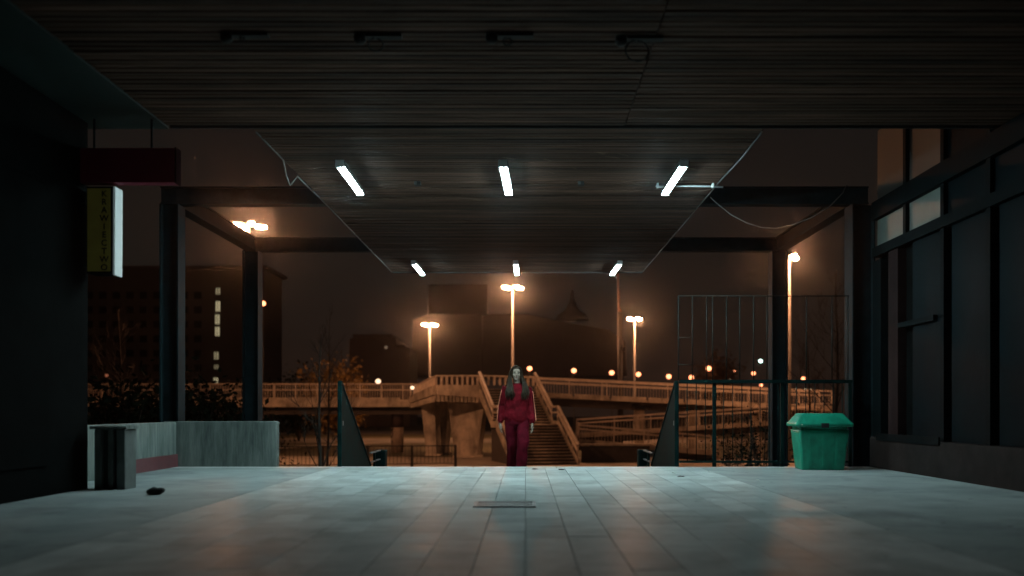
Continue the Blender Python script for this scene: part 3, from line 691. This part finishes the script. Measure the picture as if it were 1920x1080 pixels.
o = mb.build('mesh_bars', M_rail, lb); o['kind'] = 'stuff'
for k in range(int((xb - xa)/3)): MB().cbox(xa + k*3, xa + k*3 + 2.96, YL - .05, YL - .004, zd1 - .08, zd1 + .14, .01).build('kerb_panel', M_bridge, lb)
# round support with graffiti
cxp = WX(745, 67.9)
rc = empty('bridge_column', (cxp, 67.9, GZ), 'round bridge column with dark upper half and black graffiti', 'column')
MB().tube([(cxp, 67.9, GZ), (cxp, 67.9, WZ(801, 67.9))], .46, 24).build('shaft', mat('grey_column_paint', (.32, .25, .19), .8, var=.3), rc)
MB().tube([(cxp, 67.9, WZ(801, 67.9)), (cxp, 67.9, zu - .2)], .463, 24).build('upper_shaft', mat('dark_column_paint', (.04, .024, .026), .8), rc)
gm = MB()
def ribbon(pts, wd):
    for (a0, z0), (a1, z1) in zip(pts, pts[1:]):
        f = lambda a, z: (cxp + .468*math.sin(a), 67.9 - .468*math.cos(a), z)
        gm.add([f(a0, z0 - wd/2), f(a1, z1 - wd/2), f(a1, z1 + wd/2), f(a0, z0 + wd/2)], [(0, 1, 2, 3)])
ribbon([(-1.0 + .45*math.cos(k*.5), -.45 + .25*math.sin(k*.5)) for k in range(14)], .2)
ribbon([(-.9 + .3*math.sin(k*.9), -.8 - .1*k) for k in range(9)], .14)
gm.build('graffiti', M_black, rc)

# --- footbridge platform (angled corner) with slab piers
Yp = 56.0
pf = empty('footbridge_platform', (WX(830, Yp), Yp, GZ), 'angular concrete footbridge platform carried on tapered piers', 'footbridge')
A = (WX(772, 64), 64.0); B = (WX(818, 59), 59.0); C = (WX(905, 60), 60.0); E = (WX(1010, 62.5), 62.5); Fb = (WX(1010, 68), 68.0); G = (WX(800, 70), 70.0)
zA, zB = WZ(744, 64), WZ(722, 59)          # top of deck edge
def edge_panel(p, q, zp, zq, hp, hq, out, m, name, th=.22):
    p = Vector((*p, 0)); q = Vector((*q, 0)); n = Vector((q.y - p.y, -(q.x - p.x), 0)).normalized()
    if n.y > 0: n = -n
    MB().prism([p + Vector((0,0,zp)), q + Vector((0,0,zq)), q + Vector((0,0,zq - hq)), p + Vector((0,0,zp - hp))], n*th).build(name, m, pf)
zC = WZ(722, 60)
MB().prism([(*A, zA - .3), (*B, zB - .25), (*C, zC - .25), (*E, zC - .25), (*Fb, zC - .25), (*G, zA - .3)], (0, 0, -.35)).build('deck', M_bridge, pf)
edge_panel(A, B, zA, zB, .42, .62, 1, M_bridge, 'fascia'); edge_panel(B, C, zB, zC, .62, .85, 1, M_bridge, 'fascia')
# ribbed lower fascia: separate ribs
def ribs(p, q, zp, zq, hp, hq, n):
    p = Vector((*p, 0)); q = Vector((*q, 0)); nn = Vector((q.y - p.y, -(q.x - p.x), 0)).normalized()
    if nn.y > 0: nn = -nn
    d = (q - p).normalized()
    for i in range(n):
        a = p.lerp(q, (i + .12)/n); b2 = p.lerp(q, (i + .78)/n); f = i/n
        z1 = zp + (zq - zp)*f; hh = hp + (hq - hp)*f
        MB().prism([a + Vector((0,0,z1)), b2 + Vector((0,0,z1)), b2 + Vector((0,0,z1 - hh)), a + Vector((0,0,z1 - hh))], nn*.12).build('fascia_rib', M_bridge, pf)
ribs(A, B, zA - .43, zB - .63, .35, .42, 18); ribs(B, C, zB - .63, zC - .86, .42, .3, 12)
# top rail with short stub posts
def stubs(p, q, zp, zq, n, hgt=.6):
    p = Vector((*p, zp)); q = Vector((*q, zq))
    MB().bar(p + Vector((0, 0, hgt)), q + Vector((0, 0, hgt)), .14, .11).build('handrail', M_rail, pf)
    pm = MB().box(-.07, .07, -.07, .07, 0, hgt - .058).mesh('stub_post')
    for i in range(n + 1): link('stub_post', pm, M_rail, pf, p.lerp(q, i/n))
stubs(A, B, zA, zB, 16); stubs(B, C, zB, zC, 9); stubs(C, E, zC, zC, 10)
# piers
def pier(t0, t1, b0, b1, Yt, dep, ztop, label):
    t = empty('bridge_pier', ((b0 + b1)/2, Yt, GZ), label, 'pier', 'tapered footbridge piers')
    MB().loft([[(b0, Yt, GZ), (b1, Yt, GZ), (b1 + .25, Yt + dep, GZ), (b0 + .25, Yt + dep, GZ)], [(t0, Yt, ztop), (t1, Yt, ztop), (t1 + .2, Yt + dep, ztop), (t0 + .2, Yt + dep, ztop)]], smooth=False).build('shaft', M_bridge, t)
    MB().cbox(b0 - .12, b1 + .35, Yt - .15, Yt + dep + .15, GZ, GZ + .12, .02).build('footing', M_bridge, t)
zp = zC - .62
pier(WX(788, 62.5), WX(815, 62.5), WX(799, 62.5), WX(818, 62.5), 62.5, 1.2, zp, 'tapered concrete pier under the left end of the platform')
pier(WX(822, 64.5), WX(840, 64.5), WX(817, 64.5), WX(834, 64.5), 64.5, .9, zp, 'narrow graffiti-marked pier between the two larger piers')
pier(WX(840, 60.3), WX(908, 60.3), WX(853, 60.3), WX(894, 60.3), 60.3, 1.4, zC - 1.2, 'wide dark tapered pier just left of the stairs')

# --- footbridge stairs: two flights rising to the left and away
sw = 3.6
dirv = Vector((-.27, 1, 0)).normalized(); side = Vector((1, .27, 0)).normalized()
fs = empty('footbridge_stairs', (1.2, 52, GZ), 'footbridge staircase with sloping orange-lit rails behind the person', 'stairs')
S0 = Vector((WX(1024, 52), 52, GZ)); nst = 13; ris = (zC - .25 - GZ)/(2*nst); trd = .30
pos = S0.copy(); k = 0
centre = []
for fl in range(2):
    for i in range(nst):
        k += 1; z = GZ + ris*k
        a = pos - side*sw/2; b2 = pos + side*sw/2; dd = dirv*trd
        MB().prism([a + Vector((0,0,z - GZ - pos.z + GZ)), b2 + Vector((0,0,z - pos.z)), b2 + dd + Vector((0,0,z - pos.z)), a + dd + Vector((0,0,z - pos.z))], (0, 0, -.05)).build('tread', M_bridge, fs)
        MB().prism([a + dirv*.04 + Vector((0,0,z - .052 - pos.z)), b2 + dirv*.04 + Vector((0,0,z - .052 - pos.z)), b2 + dirv*.04 + Vector((0,0,z - ris - pos.z)), a + dirv*.04 + Vector((0,0,z - ris - pos.z))], dirv*.03).build('riser', M_under, fs)
        pos = pos + dd
    if fl == 0:
        z = GZ + ris*k; a = pos - side*sw/2; b2 = pos + side*sw/2; dd = dirv*1.3
        MB().prism([a + Vector((0,0,z - pos.z)), b2 + Vector((0,0,z - pos.z)), b2 + dd + Vector((0,0,z - pos.z)), a + dd + Vector((0,0,z - pos.z))], (0, 0, -.16)).build('landing', M_bridge, fs)
        m1 = pos.copy(); m1.z = z; pos = pos + dd; m2 = pos.copy(); m2.z = z
top = pos.copy(); top.z = GZ + ris*k
Sb = S0.copy()
for s in (-1, 1):
    off = side*s*(sw/2 + .08)
    for (p, q) in ((Sb, m1), (m2, top)):
        p = p + off; q = q + off
        MB().prism([p + Vector((0,0,.30)), q + Vector((0,0,.30)), q - Vector((0,0,.28)), p - Vector((0,0,.1))], side*s*.12).build('stringer', M_bridge, fs)
        for hh, ww in ((1.08, .17), (.72, .09)): MB().bar(p + Vector((0,0,hh)), q + Vector((0,0,hh)), ww, ww).build('handrail', M_rail, fs)
        MB().prism([p + Vector((0,0,.34)), q + Vector((0,0,.34)), q + Vector((0,0,.66)), p + Vector((0,0,.66))], side*s*.03).build('infill_panel', M_under, fs)
        for i in range(5):
            c = p.lerp(q, i/4); MB().box(c.x - .04, c.x + .04, c.y - .04, c.y + .04, c.z + .28, c.z + 1.02).build('post', M_rail, fs)
    p, q = m1 + off, m2 + off
    for hh in (1.08, .72): MB().bar(p + Vector((0,0,hh)), q + Vector((0,0,hh)), .11, .11).build('handrail', M_rail, fs)
    MB().prism([p + Vector((0,0,.2)), q + Vector((0,0,.2)), q - Vector((0,0,.2)), p - Vector((0,0,.2))], side*s*.12).build('stringer', M_bridge, fs)
    # solid cheek wall under the flight
    q0 = Sb + off; 
    MB().prism([q0 + Vector((0,0,-.02)), m1 + off + Vector((0,0,-.3)), m2 + off + Vector((0,0,-.3)), Vector(((m2+off).x, (m2+off).y, GZ + .0))], side*s*.08).build('cheek_wall', M_under, fs)

# --- access ramps on the right: upper falls right, middle falls left, lower falls right
def ramp(pa, pb, wd, label, thick=.32, hgt=1.12):
    """pa, pb: deck edge points on the camera side"""
    t = empty('access_ramp', ((Vector(pa)+Vector(pb))/2)[:], label, 'ramp', 'footbridge access ramps')
    a = Vector(pa); b = Vector(pb); dv = Vector((0, wd, 0))
    MB().prism([a, b, b + dv, a + dv], (0, 0, -thick*.55)).build('deck', M_bridge, t)
    MB().prism([a + Vector((0,.5,-thick*.56)), b + Vector((0,.5,-thick*.56)), b + Vector((0,wd-.5,-thick*.56)), a + Vector((0,wd-.5,-thick*.56))], (0, 0, -thick*1.6)).build('girder', M_under, t)
    n = max(2, int((b - a).length/2.4))
    for i in range(n):
        p = a.lerp(b, i/n + .004); q = a.lerp(b, (i+1)/n - .004)
        MB().prism([p + Vector((0,-.06,.16)), q + Vector((0,-.06,.16)), q + Vector((0,-.06,-thick*.5)), p + Vector((0,-.06,-thick*.5))], (0, .055, 0)).build('edge_panel', M_bridge, t)
    railing(t, a + Vector((0, .05, .0)), b + Vector((0, .05, .0)), hgt, (1.0, .76), 2.2, .19)
    railing(t, a + dv, b + dv, hgt, (1.0, .76), 4.4, .19, stuff=False)
    return t
Yr = 60.0
ramp(W(1006, 740, Yr), W(1560, 766, Yr), 2.6, 'uppermost access ramp falling gently to the right from the stairs')
ramp(W(1084, 817, 57.5), W(1560, 786, 57.5), 2.0, 'middle access ramp falling to the left below the uppermost ramp', .26, 1.0)
ramp(W(1086, 828, 55.0), W(1345, 850, 55.0), 1.9, 'lowest access ramp falling right towards the paved path', .26, .98)
# ramp piers
for px, Yq, zt_, lab in ((1200, 60.6, WZ(757, 60.6), 'square pier under the uppermost ramp near the dark pole'), (1300, 60.6, WZ(762, 60.6), 'square pier under the uppermost ramp behind the railing post'), (1420, 60.6, WZ(766, 60.6), 'square pier under the uppermost ramp near the far right column')):
    x = WX(px, Yq); t = empty('ramp_pier', (x, Yq, GZ), lab, 'pier', 'ramp piers')
    MB().cbox(x - .3, x + .3, Yq, Yq + .9, GZ, zt_ - .35, .03).build('shaft', M_bridge, t)
    MB().cbox(x - .55, x + .55, Yq - .1, Yq + 1.2, zt_ - .34, zt_ - .14, .03).build('cap', M_bridge, t)
# retaining wall below ramps
rw_ = empty('retaining_wall', (WX(1150, 54.5), 54.5, GZ), 'dark low retaining wall beside the footbridge stairs', 'wall')
MB().cbox(WX(1090, 54.5), WX(1218, 54.5), 54.4, 54.7, GZ, WZ(836, 54.5), .02).build('wall_panel', M_under, rw_)
MB().cbox(WX(1088, 54.5), WX(1222, 54.5), 54.32, 54.8, WZ(836, 54.5) + .004, WZ(832, 54.5), .01).build('coping', M_bridge, rw_)

# --- low fence on the grass
def fence(x0, x1, Yf, hgt, label):
    t = empty('low_fence', ((x0 + x1)/2, Yf, GZ), label, 'fence')
    MB().bar((x0, Yf, GZ + hgt), (x1, Yf + 1.5, GZ + hgt), .06, .05).build('top_rail', M_poledark, t)
    MB().bar((x0, Yf, GZ + .25), (x1, Yf + 1.5, GZ + .25), .05, .04).build('bottom_rail', M_poledark, t)
    n = int((x1 - x0)/2.2)
    for i in range(n + 1):
        f = i/n; x = x0 + (x1 - x0)*f; MB().cbox(x - .07, x + .07, Yf + 1.5*f - .07, Yf + 1.5*f + .07, GZ, GZ + hgt + .05, .01).build('post', M_poledark, t)
    mb = MB(); n = int((x1 - x0)/.2)
    for i in range(n):
        f = i/n; x = x0 + (x1 - x0)*f; mb.box(x - .01, x + .01, Yf + 1.5*f - .01, Yf + 1.5*f + .01, GZ + .25, GZ + hgt - .02)
    o = mb.build('bars', M_poledark, t); o['kind'] = 'stuff'
fence(WX(520, 48), WX(850, 48), 48, 1.2, 'low dark barred fence on the grass left of the piers')

# ================================================================== street lamps
def mast(px, py, Y, label, heads=4, r=.11):
    x, z = WX(px, Y), WZ(py, Y)
    t = empty('mast_lamp', (x, Y, GZ), label, 'street lamp', 'tall mast lamps with clustered heads')
    MB().tube([(x, Y, GZ), (x, Y, GZ + 1.4), (x, Y, z + .1)], [r*1.5, r*1.2, r*.6], 10).build('mast', M_pole, t)
    MB().tube([(x, Y, z - .05), (x, Y, z + .16)], .16, 10).build('crown', M_pole, t)
    n = heads
    for i in range(n):
        a = 2*math.pi*(i + .32)/n; dx, dy = math.cos(a), math.sin(a)
        ctr = Vector((x + dx*.62, Y + dy*.62, z + .02))
        MB().bar((x + dx*.15, Y + dy*.15, z + .08), (x + dx*.35, Y + dy*.35, z + .09), .07, .06).build('arm', M_pole, t)
        hd = MB(); hd.sphere((0, 0, 0), .34, .15, .085, 12, 6)
        R2 = Matrix.Rotation(a, 3, 'Z'); hd.v = [tuple(R2 @ Vector(p) + ctr + Vector((0, 0, .07))) for p in hd.v]; ho = hd.build('lamp_head', M_pole, t)
        gl = MB(); gl.sphere((0, 0, 0), .29, .13, .10, 10, 6); gl.v = [tuple(R2 @ Vector(p) + ctr + Vector((0, 0, -.035))) for p in gl.v]; gl.build('lens', M_sod, ho)
mast(466, 423, 46.7, 'nearest mast lamp cluster glowing above the far left column')
mast(961, 539, 70.3, 'tall mast lamp straight above the person behind the footbridge')
mast(806, 609, 101.0, 'mast lamp standing above the footbridge platform')
mast(1190, 598, 95.0, 'mast lamp to the right of the dark stepped pole')
mast(1480, 482, 56.6, 'mast lamp right of the far right column', heads=3)

def small_lamp(px, py, Y, rad, label, m=None, side=1, base=None):
    x, z = WX(px, Y), WZ(py, Y)
    t = empty('distant_street_lamp', (x, Y, base if base is not None else GZ), label, 'street lamp', 'distant street lamps')
    MB().tube([(x, Y, base if base is not None else GZ), (x, Y, z - rad*.8)], [.07, .04], 6).build('pole', M_poledark, t)
    MB().tube([(x, Y, z + rad*.86), (x, Y, z + rad*1.15)], [rad*.5, rad*.15], 8).build('cap', M_poledark, t)
    gl = MB(); gl.sphere((x, Y, z), rad, rad, rad*.9, 10, 6); gl.build('globe', m or M_sodf, t)
row = [(993, 691, 92, 'first'), (1076, 695, 105, 'second'), (1147, 699, 118, 'third'), (1197, 702, 131, 'fourth'), (1254, 706, 145, 'fifth'), (1296, 708, 158, 'sixth'), (1335, 711, 170, 'seventh')]
for px, py, Y, n in row: small_lamp(px, py, Y, Y*4.6/F, n + ' lamp from the left in the descending row above the ramps')
small_lamp(1329, 691, 150, .42, 'distant lamp glowing beside the small lit tree on the right')
small_lamp(1413, 700, 190, .40, 'distant lamp just left of the far right column')
small_lamp(1377, 695, 220, .26, 'faint distant lamp seen through the bar cage')
small_lamp(1478, 705, 165, .36, 'distant lamp just right of the far right column')
small_lamp(1506, 710, 190, .40, 'second distant lamp right of the far right column')
small_lamp(1426, 677, 200, .38, 'distant white lamp near the far right column', emit('far_cool_lamp_glow', (.6, .95, .85), 8))
small_lamp(709, 715, 140, .40, 'white distant lamp above the bridge railing left of the platform', M_wht)
small_lamp(773, 727, 63.2, .13, 'small white lamp at the left corner of the platform', M_wht, base=WZ(744, 63.2))
small_lamp(493, 569, 81, .24, 'single orange lamp just right of the far left column', None)
small_lamp(676, 707, 180, .20, 'tiny dim lamp beside the orange tree', M_winl)
small_lamp(1359, 712, 230, .30, 'left one of two tiny car headlights over the railing, built as a lamp', M_wht)  # pair of car headlights, built as two small lamps on added poles
small_lamp(1367, 712, 230, .30, 'right one of two tiny car headlights over the railing, built as a lamp', M_wht)
small_lamp(1427, 722, 150, .26, 'low distant lamp over the ramp beside the right column', M_sodf)
for px, n in ((1492, 'left'), (1510, 'middle'), (1519, 'right')): small_lamp(px, 730, 210, .24, n + ' one of three dim low lamps right of the far right column', M_winl)
small_lamp(200, 704, 160, .25, 'dim reddish lamp at the far left edge', emit('dim_red_lamp_glow', (1, .3, .15), .5))

# dark stepped pole in front of ramps
t = empty('stepped_pole', (WX(1163, 62.8), 62.8, GZ), 'dark thick pole with thin upper section rising past the ramps', 'pole')
x = WX(1163, 62.8)
MB().tube([(x, 62.8, GZ), (x, 62.8, WZ(585, 62.8))], [.20, .17], 12).build('lower_shaft', M_poledark, t)
MB().tube([(x, 62.8, WZ(585, 62.8)), (x - .1, 62.8, WZ(578, 62.8)), (x - .17, 62.8, WZ(512, 62.8))], [.17, .07, .06], 10).build('upper_shaft', mat('brown_pole', (.2, .1, .06), .6), t)
MB().bar((x, 62.8, WZ(655, 62.8)), (x + .25, 62.6, WZ(655, 62.8)), .2, .3).build('box', M_poledark, t)

# ================================================================== far buildings
def lit_window(t, x, y, z, wd, hh, m):
    f = MB(); f.box(x - wd/2 - .12, x + wd/2 + .12, y - .12, y - .002, z - .12, z + hh + .12); fo = f.build('window', M_far2, t)
    MB().box(x - wd/2, x + wd/2, y - .16, y - .121, z, z + hh).build('pane', m, fo)
Yb = 197
tb = empty('tower_block', (-70, Yb, GZ), 'dark tower block with a lit vertical stairwell on the left', 'building')
MB().box(-96, -56, Yb, Yb + 15, GZ, WZ(505, Yb)).build('wall', M_far2, tb)
MB().box(-97, -55, Yb - .6, Yb + 16, WZ(505, Yb), WZ(499, Yb)).build('roof', M_far2, tb)
wins = [(409, 540, 12, .55), (409, 565, 19, 1), (408, 590, 18, .9), (408, 613, 17, 1), (406, 660, 14, .5), (406, 684, 8, .3), (405, 708, 10, .8)]
for i, (px, py, hpx, s) in enumerate(wins):
    hh = hpx*Yb/F; lit_window(tb, WX(px, Yb), Yb, WZ(py + hpx, Yb), 7.5*Yb/F, hh, emit('lit_stairwell_glow_%d' % i, (1.0, .86, .50), .42*s))
    MB().box(WX(px, Yb) - .08, WX(px, Yb) + .08, Yb - .25, Yb - .165, WZ(py + hpx, Yb), WZ(py, Yb)).build('glazing_bar', M_far2, tb)
for fl in range(9):
    for k in range(9):
        x = -94 + k*2.9 + (6 if k > 8 else 0); z = GZ + 2 + fl*3.1
        MB().box(x, x + 1.6, Yb - .1, Yb - .004, z, z + 1.5).build('dark_window', M_glass, tb)
def block(name, px0, px1, py, Y, dep, label, m, extra=()):
    t = empty(name, (WX((px0+px1)/2, Y), Y, GZ), label, 'building')
    MB().box(WX(px0, Y), WX(px1, Y), Y, Y + dep, GZ, WZ(py, Y)).build('wall', m, t)
    for (a, b2, c, nm) in extra: MB().box(WX(a, Y), WX(b2, Y), Y - .5, Y + dep*.7, WZ(py, Y) + .01, WZ(c, Y)).build(nm, m, t)
    return t
t = block('dark_building', 655, 742, 634, 170, 14, 'dark far building with one faint lit window behind the orange tree', M_far2, ((662, 735, 627, 'roof'),))
lit_window(t, WX(724, 170), 170, WZ(654, 170), .5, .5, emit('dim_window_glow', (1, .85, .6), .12))
block('low_building', 742, 768, 652, 168, 12, 'low dark far building beside the platform mast lamp', M_far2, ((744, 760, 648, 'roof'),))
Yh = 260
hl = empty('domed_hall', (WX(980, Yh), Yh, GZ), 'huge faint far hall with sloping roof and small spire', 'building')
sil = [(772, 705), (775, 600), (808, 588), (990, 590), (1058, 604), (1140, 618), (1172, 640), (1176, 705)]
MB().prism([W(a, b2, Yh) for a, b2 in sil], (0, 30, 0)).build('wall', M_far, hl)
sp_ = W(1073, 600, Yh + 12)
MB().tube([sp_, sp_ + Vector((0,0,1.5)), sp_ + Vector((0,0,2.8)), sp_ + Vector((0,0,5)), sp_ + Vector((0,0,9))], [5, 4.2, 2.2, .9, .15], 16).build('spire', M_far, hl)
bt = empty('billboard_tower', (WX(860, Yh), Yh - 4, GZ), 'dark far slab block standing above the hall', 'building')
MB().box(WX(806, Yh), WX(915, Yh), Yh - 4, Yh - .5, WZ(592, Yh), WZ(537, Yh)).build('upper_wall', M_far2, bt)
MB().box(WX(815, Yh), WX(905, Yh), Yh - 3.5, Yh - .6, GZ, WZ(592, Yh) - .01).build('lower_wall', M_far, bt)

# ================================================================== trees and shrubs
def bare_tree(x, y, z0, hgt, r, label, seed, spread=.5, levels=3, m=M_bark, lean=0.0, fork=.45):
    rn = random.Random(seed); t = empty('bare_tree', (x, y, z0), label, 'tree')
    trunk = MB(); br = MB()
    pts = []; n = 10; dx = 0
    for i in range(n + 1):
        f = i/n; dx += rn.uniform(-.02, .02)*hgt*.3
        pts.append(Vector((x + dx + lean*f*hgt, y + rn.uniform(-.02, .02), z0 + f*hgt)))
    trunk.tube(pts, [r*(1 - .88*i/n) + .003 for i in range(n + 1)], 8)
    def grow(p, d, L, rr, lev):
        q = [p]; dd = d.copy()
        for i in range(4):
            dd = (dd + Vector((rn.gauss(0, .12), rn.gauss(0, .12), rn.uniform(0, .12)))).normalized(); q.append(q[-1] + dd*L/4)
        br.tube(q, [rr*(1 - .2*i) + .0015 for i in range(5)], 5)
        if lev > 0:
            for c in range(rn.randint(2, 4)):
                s = rn.randint(1, 4); nd = (dd + Vector((rn.gauss(0, .55), rn.gauss(0, .55), rn.uniform(-.05, .5)))).normalized()
                grow(q[s], nd, L*rn.uniform(.45, .7), rr*.5, lev - 1)
    k = int(9 + hgt*1.2)
    for i in range(k):
        f = fork*.6 + (1 - fork*.6)*(i + rn.random())/k; j = min(n - 1, int(f*n)); a = rn.random()*6.28
        grow(pts[j].lerp(pts[j+1], rn.random()), Vector((math.cos(a)*spread*1.4, math.sin(a)*spread*1.4, .8)).normalized(), hgt*.30*(1.15 - f), r*.38*(1.1 - f), levels - 1)
    trunk.build('trunk', m, t); br.build('branches', m, t); return t
bare_tree(WX(601, 24), 24, GZ, 5.1, .060, 'slender bare young tree left of the stairs', 21, .35, 3, fork=.3)
bare_tree(WX(612, 36), 36, GZ, 6.6, .055, 'fainter bare tree just behind the slender one', 33, .4, 3, fork=.5)
bare_tree(WX(1565, 36), 36, GZ, 8.6, .10, 'bare tree behind the right railing beside the shop', 5, .6, 4)
bare_tree(WX(1520, 44), 44, GZ, 7.0, .09, 'bare tree to the right of the far right column', 8, .6, 4)
bare_tree(WX(230, 40), 40, GZ, 7.5, .10, 'bare tree at the far left edge', 12, .6, 4)
bare_tree(WX(375, 33), 33, GZ, 5.0, .07, 'bare tree between the two left columns', 14, .6, 4)
def shrub(x, y, z0, hgt, wd, n, label, seed, m=M_leafd, leaf=.06, bare=False, group=None, name='shrub'):
    rn = random.Random(seed); t = empty(name, (x, y, z0), label, 'tree' if name.endswith('tree') else 'shrub', group)
    st_ = MB(); cen = []
    for k in range(9):
        a = rn.random()*6.28; rr = wd*rn.uniform(.1, .5); q = [Vector((x + rn.uniform(-.06, .06), y, z0)), Vector((x + math.cos(a)*rr*.4, y + math.sin(a)*rr*.4, z0 + hgt*.4)), Vector((x + math.cos(a)*rr, y + math.sin(a)*rr, z0 + hgt*rn.uniform(.6, 1)))]
        st_.tube(q, [.025*hgt/2, .014*hgt/2, .003], 5); cen += [q[1].lerp(q[2], f) for f in (.0, .4, .8)]
        if bare:
            for c in range(5):
                p = q[1].lerp(q[2], rn.random()); st_.tube([p, p + Vector((rn.gauss(0, .2), rn.gauss(0, .2), rn.uniform(.1, .5)))*hgt*.4], [.006, .002], 4)
    st_.build('stems', M_bark, t)
    if n:
        mb = MB()
        for i in range(n):
            c = rn.choice(cen); s = wd*.22
            p = c + Vector((rn.gauss(0, s), rn.gauss(0, s), rn.gauss(0, s*.8)))
            if p.z < z0 + .02: p.z = z0 + .02 + rn.random()*.2
            u = Vector((rn.gauss(0,1), rn.gauss(0,1), rn.gauss(0,1))).normalized(); v = u.cross(Vector((rn.gauss(0,1), rn.gauss(0,1), rn.gauss(0,1)))).normalized()
            L = leaf*rn.uniform(.6, 1.4)
            mb.add([p - u*L, p + v*L*.5, p + u*L, p - v*L*.5], [(0, 1, 2, 3)])
        mb.build('crown', m, t)
for i, (px, Y, hh, wd, lab) in enumerate(((215, 25, 3.7, 2.6, 'dark dense shrub at the far left behind the parapet'), (265, 27, 3.6, 2.6, 'dark dense shrub left of the near left column'), (352, 26, 3.75, 2.6, 'dark dense shrub between the two left columns'), (415, 27, 3.7, 2.4, 'dark dense shrub next to the far left column'), (305, 30, 4.0, 2.8, 'dark dense shrub hidden partly by the near left column'))):
    shrub(WX(px, Y), Y, GZ, hh, wd, 2600, lab, 50 + i, M_leafd, .11, group='dark shrubs behind the parapet')
shrub(WX(520, 29), 29, GZ, 3.2, 1.5, 500, 'thin brown shrub right of the far left column', 61, mat('brown_leaf', (.05, .028, .014), .8, bump=0), .06, True)
for i, (px, Y, hh, wd, lab) in enumerate(((1395, 24, 3.1, 1.2, 'bare thorny shrub behind the railing left of the far right column'), (1428, 26, 3.5, 1.6, 'bare thorny shrub against the far right column'), (1375, 30, 2.6, 1.4, 'low bare shrub behind the railing posts'), (1530, 25, 3.4, 1.8, 'bare dark shrub behind the green bin'))):
    shrub(WX(px, Y), Y, GZ, hh, wd, 420, lab, 70 + i, M_leafd, .05, True, 'bare shrubs behind the railing')
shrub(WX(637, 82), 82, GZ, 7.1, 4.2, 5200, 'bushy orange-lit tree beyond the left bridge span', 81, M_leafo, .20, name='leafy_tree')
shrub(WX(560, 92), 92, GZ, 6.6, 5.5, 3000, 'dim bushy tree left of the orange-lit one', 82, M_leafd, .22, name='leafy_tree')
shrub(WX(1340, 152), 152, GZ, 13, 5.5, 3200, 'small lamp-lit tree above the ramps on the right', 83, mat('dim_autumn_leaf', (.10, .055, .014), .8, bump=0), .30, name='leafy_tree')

# ================================================================== night haze
hz = MB().box(-300, 300, -14, 440, GZ - 2.2, 42).build('haze', None, None, (0, 200, GZ - 2.2)); tag(hz, kind='stuff')
hm = bpy.data.materials.new('night_haze'); hm.use_nodes = True; hn = hm.node_tree; hn.nodes.clear()
ho_ = hn.nodes.new('ShaderNodeOutputMaterial'); pv = hn.nodes.new('ShaderNodeVolumePrincipled')
pv.inputs['Color'].default_value = (.9, .9, .92, 1); pv.inputs['Density'].default_value = .00036; pv.inputs['Anisotropy'].default_value = .97
hn.links.new(pv.outputs[0], ho_.inputs['Volume']); hz.data.materials.append(hm)
